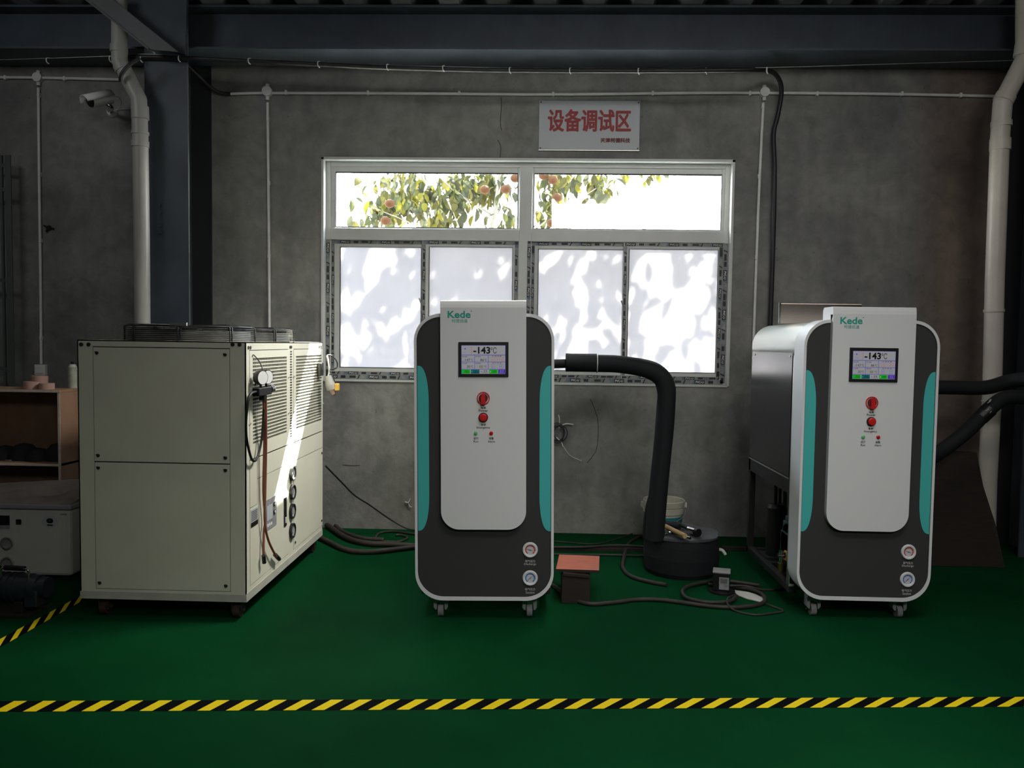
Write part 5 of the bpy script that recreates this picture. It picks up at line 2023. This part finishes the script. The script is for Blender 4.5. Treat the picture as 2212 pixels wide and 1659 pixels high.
# vacuum pump
PC = FL(45, 1338)
pmp = empty('vacuum_pump', (PC.x, PC.y + .1, 0), label='dark oily vacuum pump with a carrying handle at the lower left', cat='pump')
b = MB(); b.cyl((-.30, 0, .14), (.0, 0, .14), .075, 22)
for k in range(7):
    b.cyl((-.29 + k * .035, 0, .14), (-.28 + k * .035, 0, .14), .083, 22)
b.build('motor', M_pump, pmp, .004)
b = MB(); b.cyl((-.01, 0, .14), (.045, 0, .14), .070, 20); b.cyl((.045, 0, .145), (.090, 0, .145), .055, 14); b.cyl((.02, 0, .06), (.02, 0, .12), .03, 12); b.box(-.01, .06, -.06, .06, .05, .14)
b.build('pump_head', M_pump, pmp, .006)
b = MB(); b.box(-.34, .03, -.085, .085, 0.0, .018); b.box(-.3, -.26, -.06, .06, .018, .08); b.box(-.06, -.02, -.06, .06, .018, .08); b.build('base_plate', M_wood, pmp, .003)
b = MB(); b.tube([(-.15, -.03, .20), (-.15, -.03, .245), (-.12, -.03, .255), (-.02, -.03, .25), (.0, -.03, .235), (.0, -.03, .19)], .006, 8, M_chrome); b.tube([(-.13, -.03, .256), (-.02, -.03, .252)], .014, 12, M_black, smooth=False); b.build('handle', M_chrome, pmp)
b = MB(); b.cyl((-.2, .0, .2), (-.2, 0, .25), .026, 14); b.build('oil_filler', M_black, pmp)

# ================================================================ RIGHT SIDE
pxtube('black_hose', [(1990, 836, 5.3), (2060, 837, 5.3), (2130, 837, 5.3), (2180, 824, 5.3), (2230, 818, 5.2), (2300, 815, 5.2), (2460, 840, 5.2)], .047, M_hose, 'upper black insulated hose leaving the right cabinet to the right edge', 'hose')
hz = empty('black_hose', PL(2040, 970, 5.2), label='lower black insulated hose curving down behind the right cabinet, taped at its bend', cat='hose')
O = hz.location.copy()
b = MB(); b.tube([PL(x, y, Y) - O for x, y, Y in ((2000, 995, 5.25), (2040, 970, 5.2), (2090, 930, 5.2), (2135, 885, 5.2), (2170, 860, 5.2), (2212, 858, 5.2), (2290, 862, 5.2), (2450, 900, 5.2))], .046, 16, sub=7); b.build('hose_body', M_hose, hz)
b = MB()
rk = random.Random(5)
for k in range(7):
    p0 = PL(2122 + rk.uniform(-6, 16), 878 + rk.uniform(-12, 18), 5.155) - O
    b.bar(p0, p0 + Vector((rk.uniform(.006, .02), rk.uniform(-.004, .0), rk.uniform(.006, .02))), .007, .003)
b.build('tape_scrap', M_foil, hz)
b = MB(); c_ = PL(2128, 893, 5.2) - O; ax = (PL(2145, 876, 5.2) - PL(2110, 908, 5.2)).normalized(); b.cyl(c_ - ax * .04, c_ + ax * .04, .0485, 18); b.build('black_tape_wrap', M_black, hz)

# dark brown hanging sheet leaning at the wall
b = MB()
pts = [(2020, 970, 5.63), (2110, 978, 5.63), (2124, 1050, 5.60), (2150, 1130, 5.57), (2172, 1200, 5.54), (2000, 1200, 5.54)]
vv = [PL(*p) for p in pts]
vv[4].z = vv[5].z = .002
c0 = Vector((vv[4].x - .2, 5.56, 0))
b.add([v - c0 for v in vv] + [v - c0 + Vector((0, .02, 0)) for v in vv], [(5, 4, 3, 2, 1, 0), (6, 7, 8, 9, 10, 11)] + [(i, (i + 1) % 6, 6 + (i + 1) % 6, 6 + i) for i in range(6)])
tag(b.build('leaning_board', M_wood, loc=c0), 'dark brown board leaning on the wall behind the right cabinet', 'board')


# ================================================================ FLOOR TAPE
def tape(name, e0, e1, f0, f1, period, duty, slant, label):
    """near edge e0->e1, far edge f0->f1 (world points on the floor)"""
    O = e0.copy()
    ux = (e1 - e0)
    L = ux.length
    b = MB()
    z = Vector((0, 0, .0015))

    def near(t):
        return e0 + (e1 - e0) * (t / L)

    def far(t):
        return f0 + (f1 - f0) * (t / L)
    t = -slant - period
    while t < L + period:
        for (a, c, m) in ((t, t + period * duty, M_yel), (t + period * duty, t + period, M_tblk)):
            q = [near(a), near(c), far(c + slant), far(a + slant)]
            b.quad(*[v + z - O for v in q], m)
        t += period
    return tag(b.build(name, M_yel, loc=O), label, 'floor tape', 'hazard tapes on the floor')


n0, n1 = FL(0, 1538), FL(2212, 1527)
f0_, f1_ = FL(0, 1515), FL(2212, 1506)
per_ = (FL(100 + 62.7, 1538) - FL(100, 1538)).length
tape('hazard_tape', n0 + (n0 - n1) * .15, n1 + (n1 - n0) * .15, f0_ + (f0_ - f1_) * .15, f1_ + (f1_ - f0_) * .15, per_, .45, per_ * .70, 'yellow and black striped tape right across the foreground floor')
n0, n1 = FL(0, 1399), FL(176, 1299)
f0_, f1_ = FL(0, 1381), FL(176, 1286)
tape('hazard_tape', n0 - (n1 - n0) * .6, n1 + (n1 - n0) * .35, f0_ - (f1_ - f0_) * .6, f1_ + (f1_ - f0_) * .35, (n1 - n0).length / 5.1, .42, (n1 - n0).length / 5.1 * .42, 'short striped tape running from the left edge under the chiller')
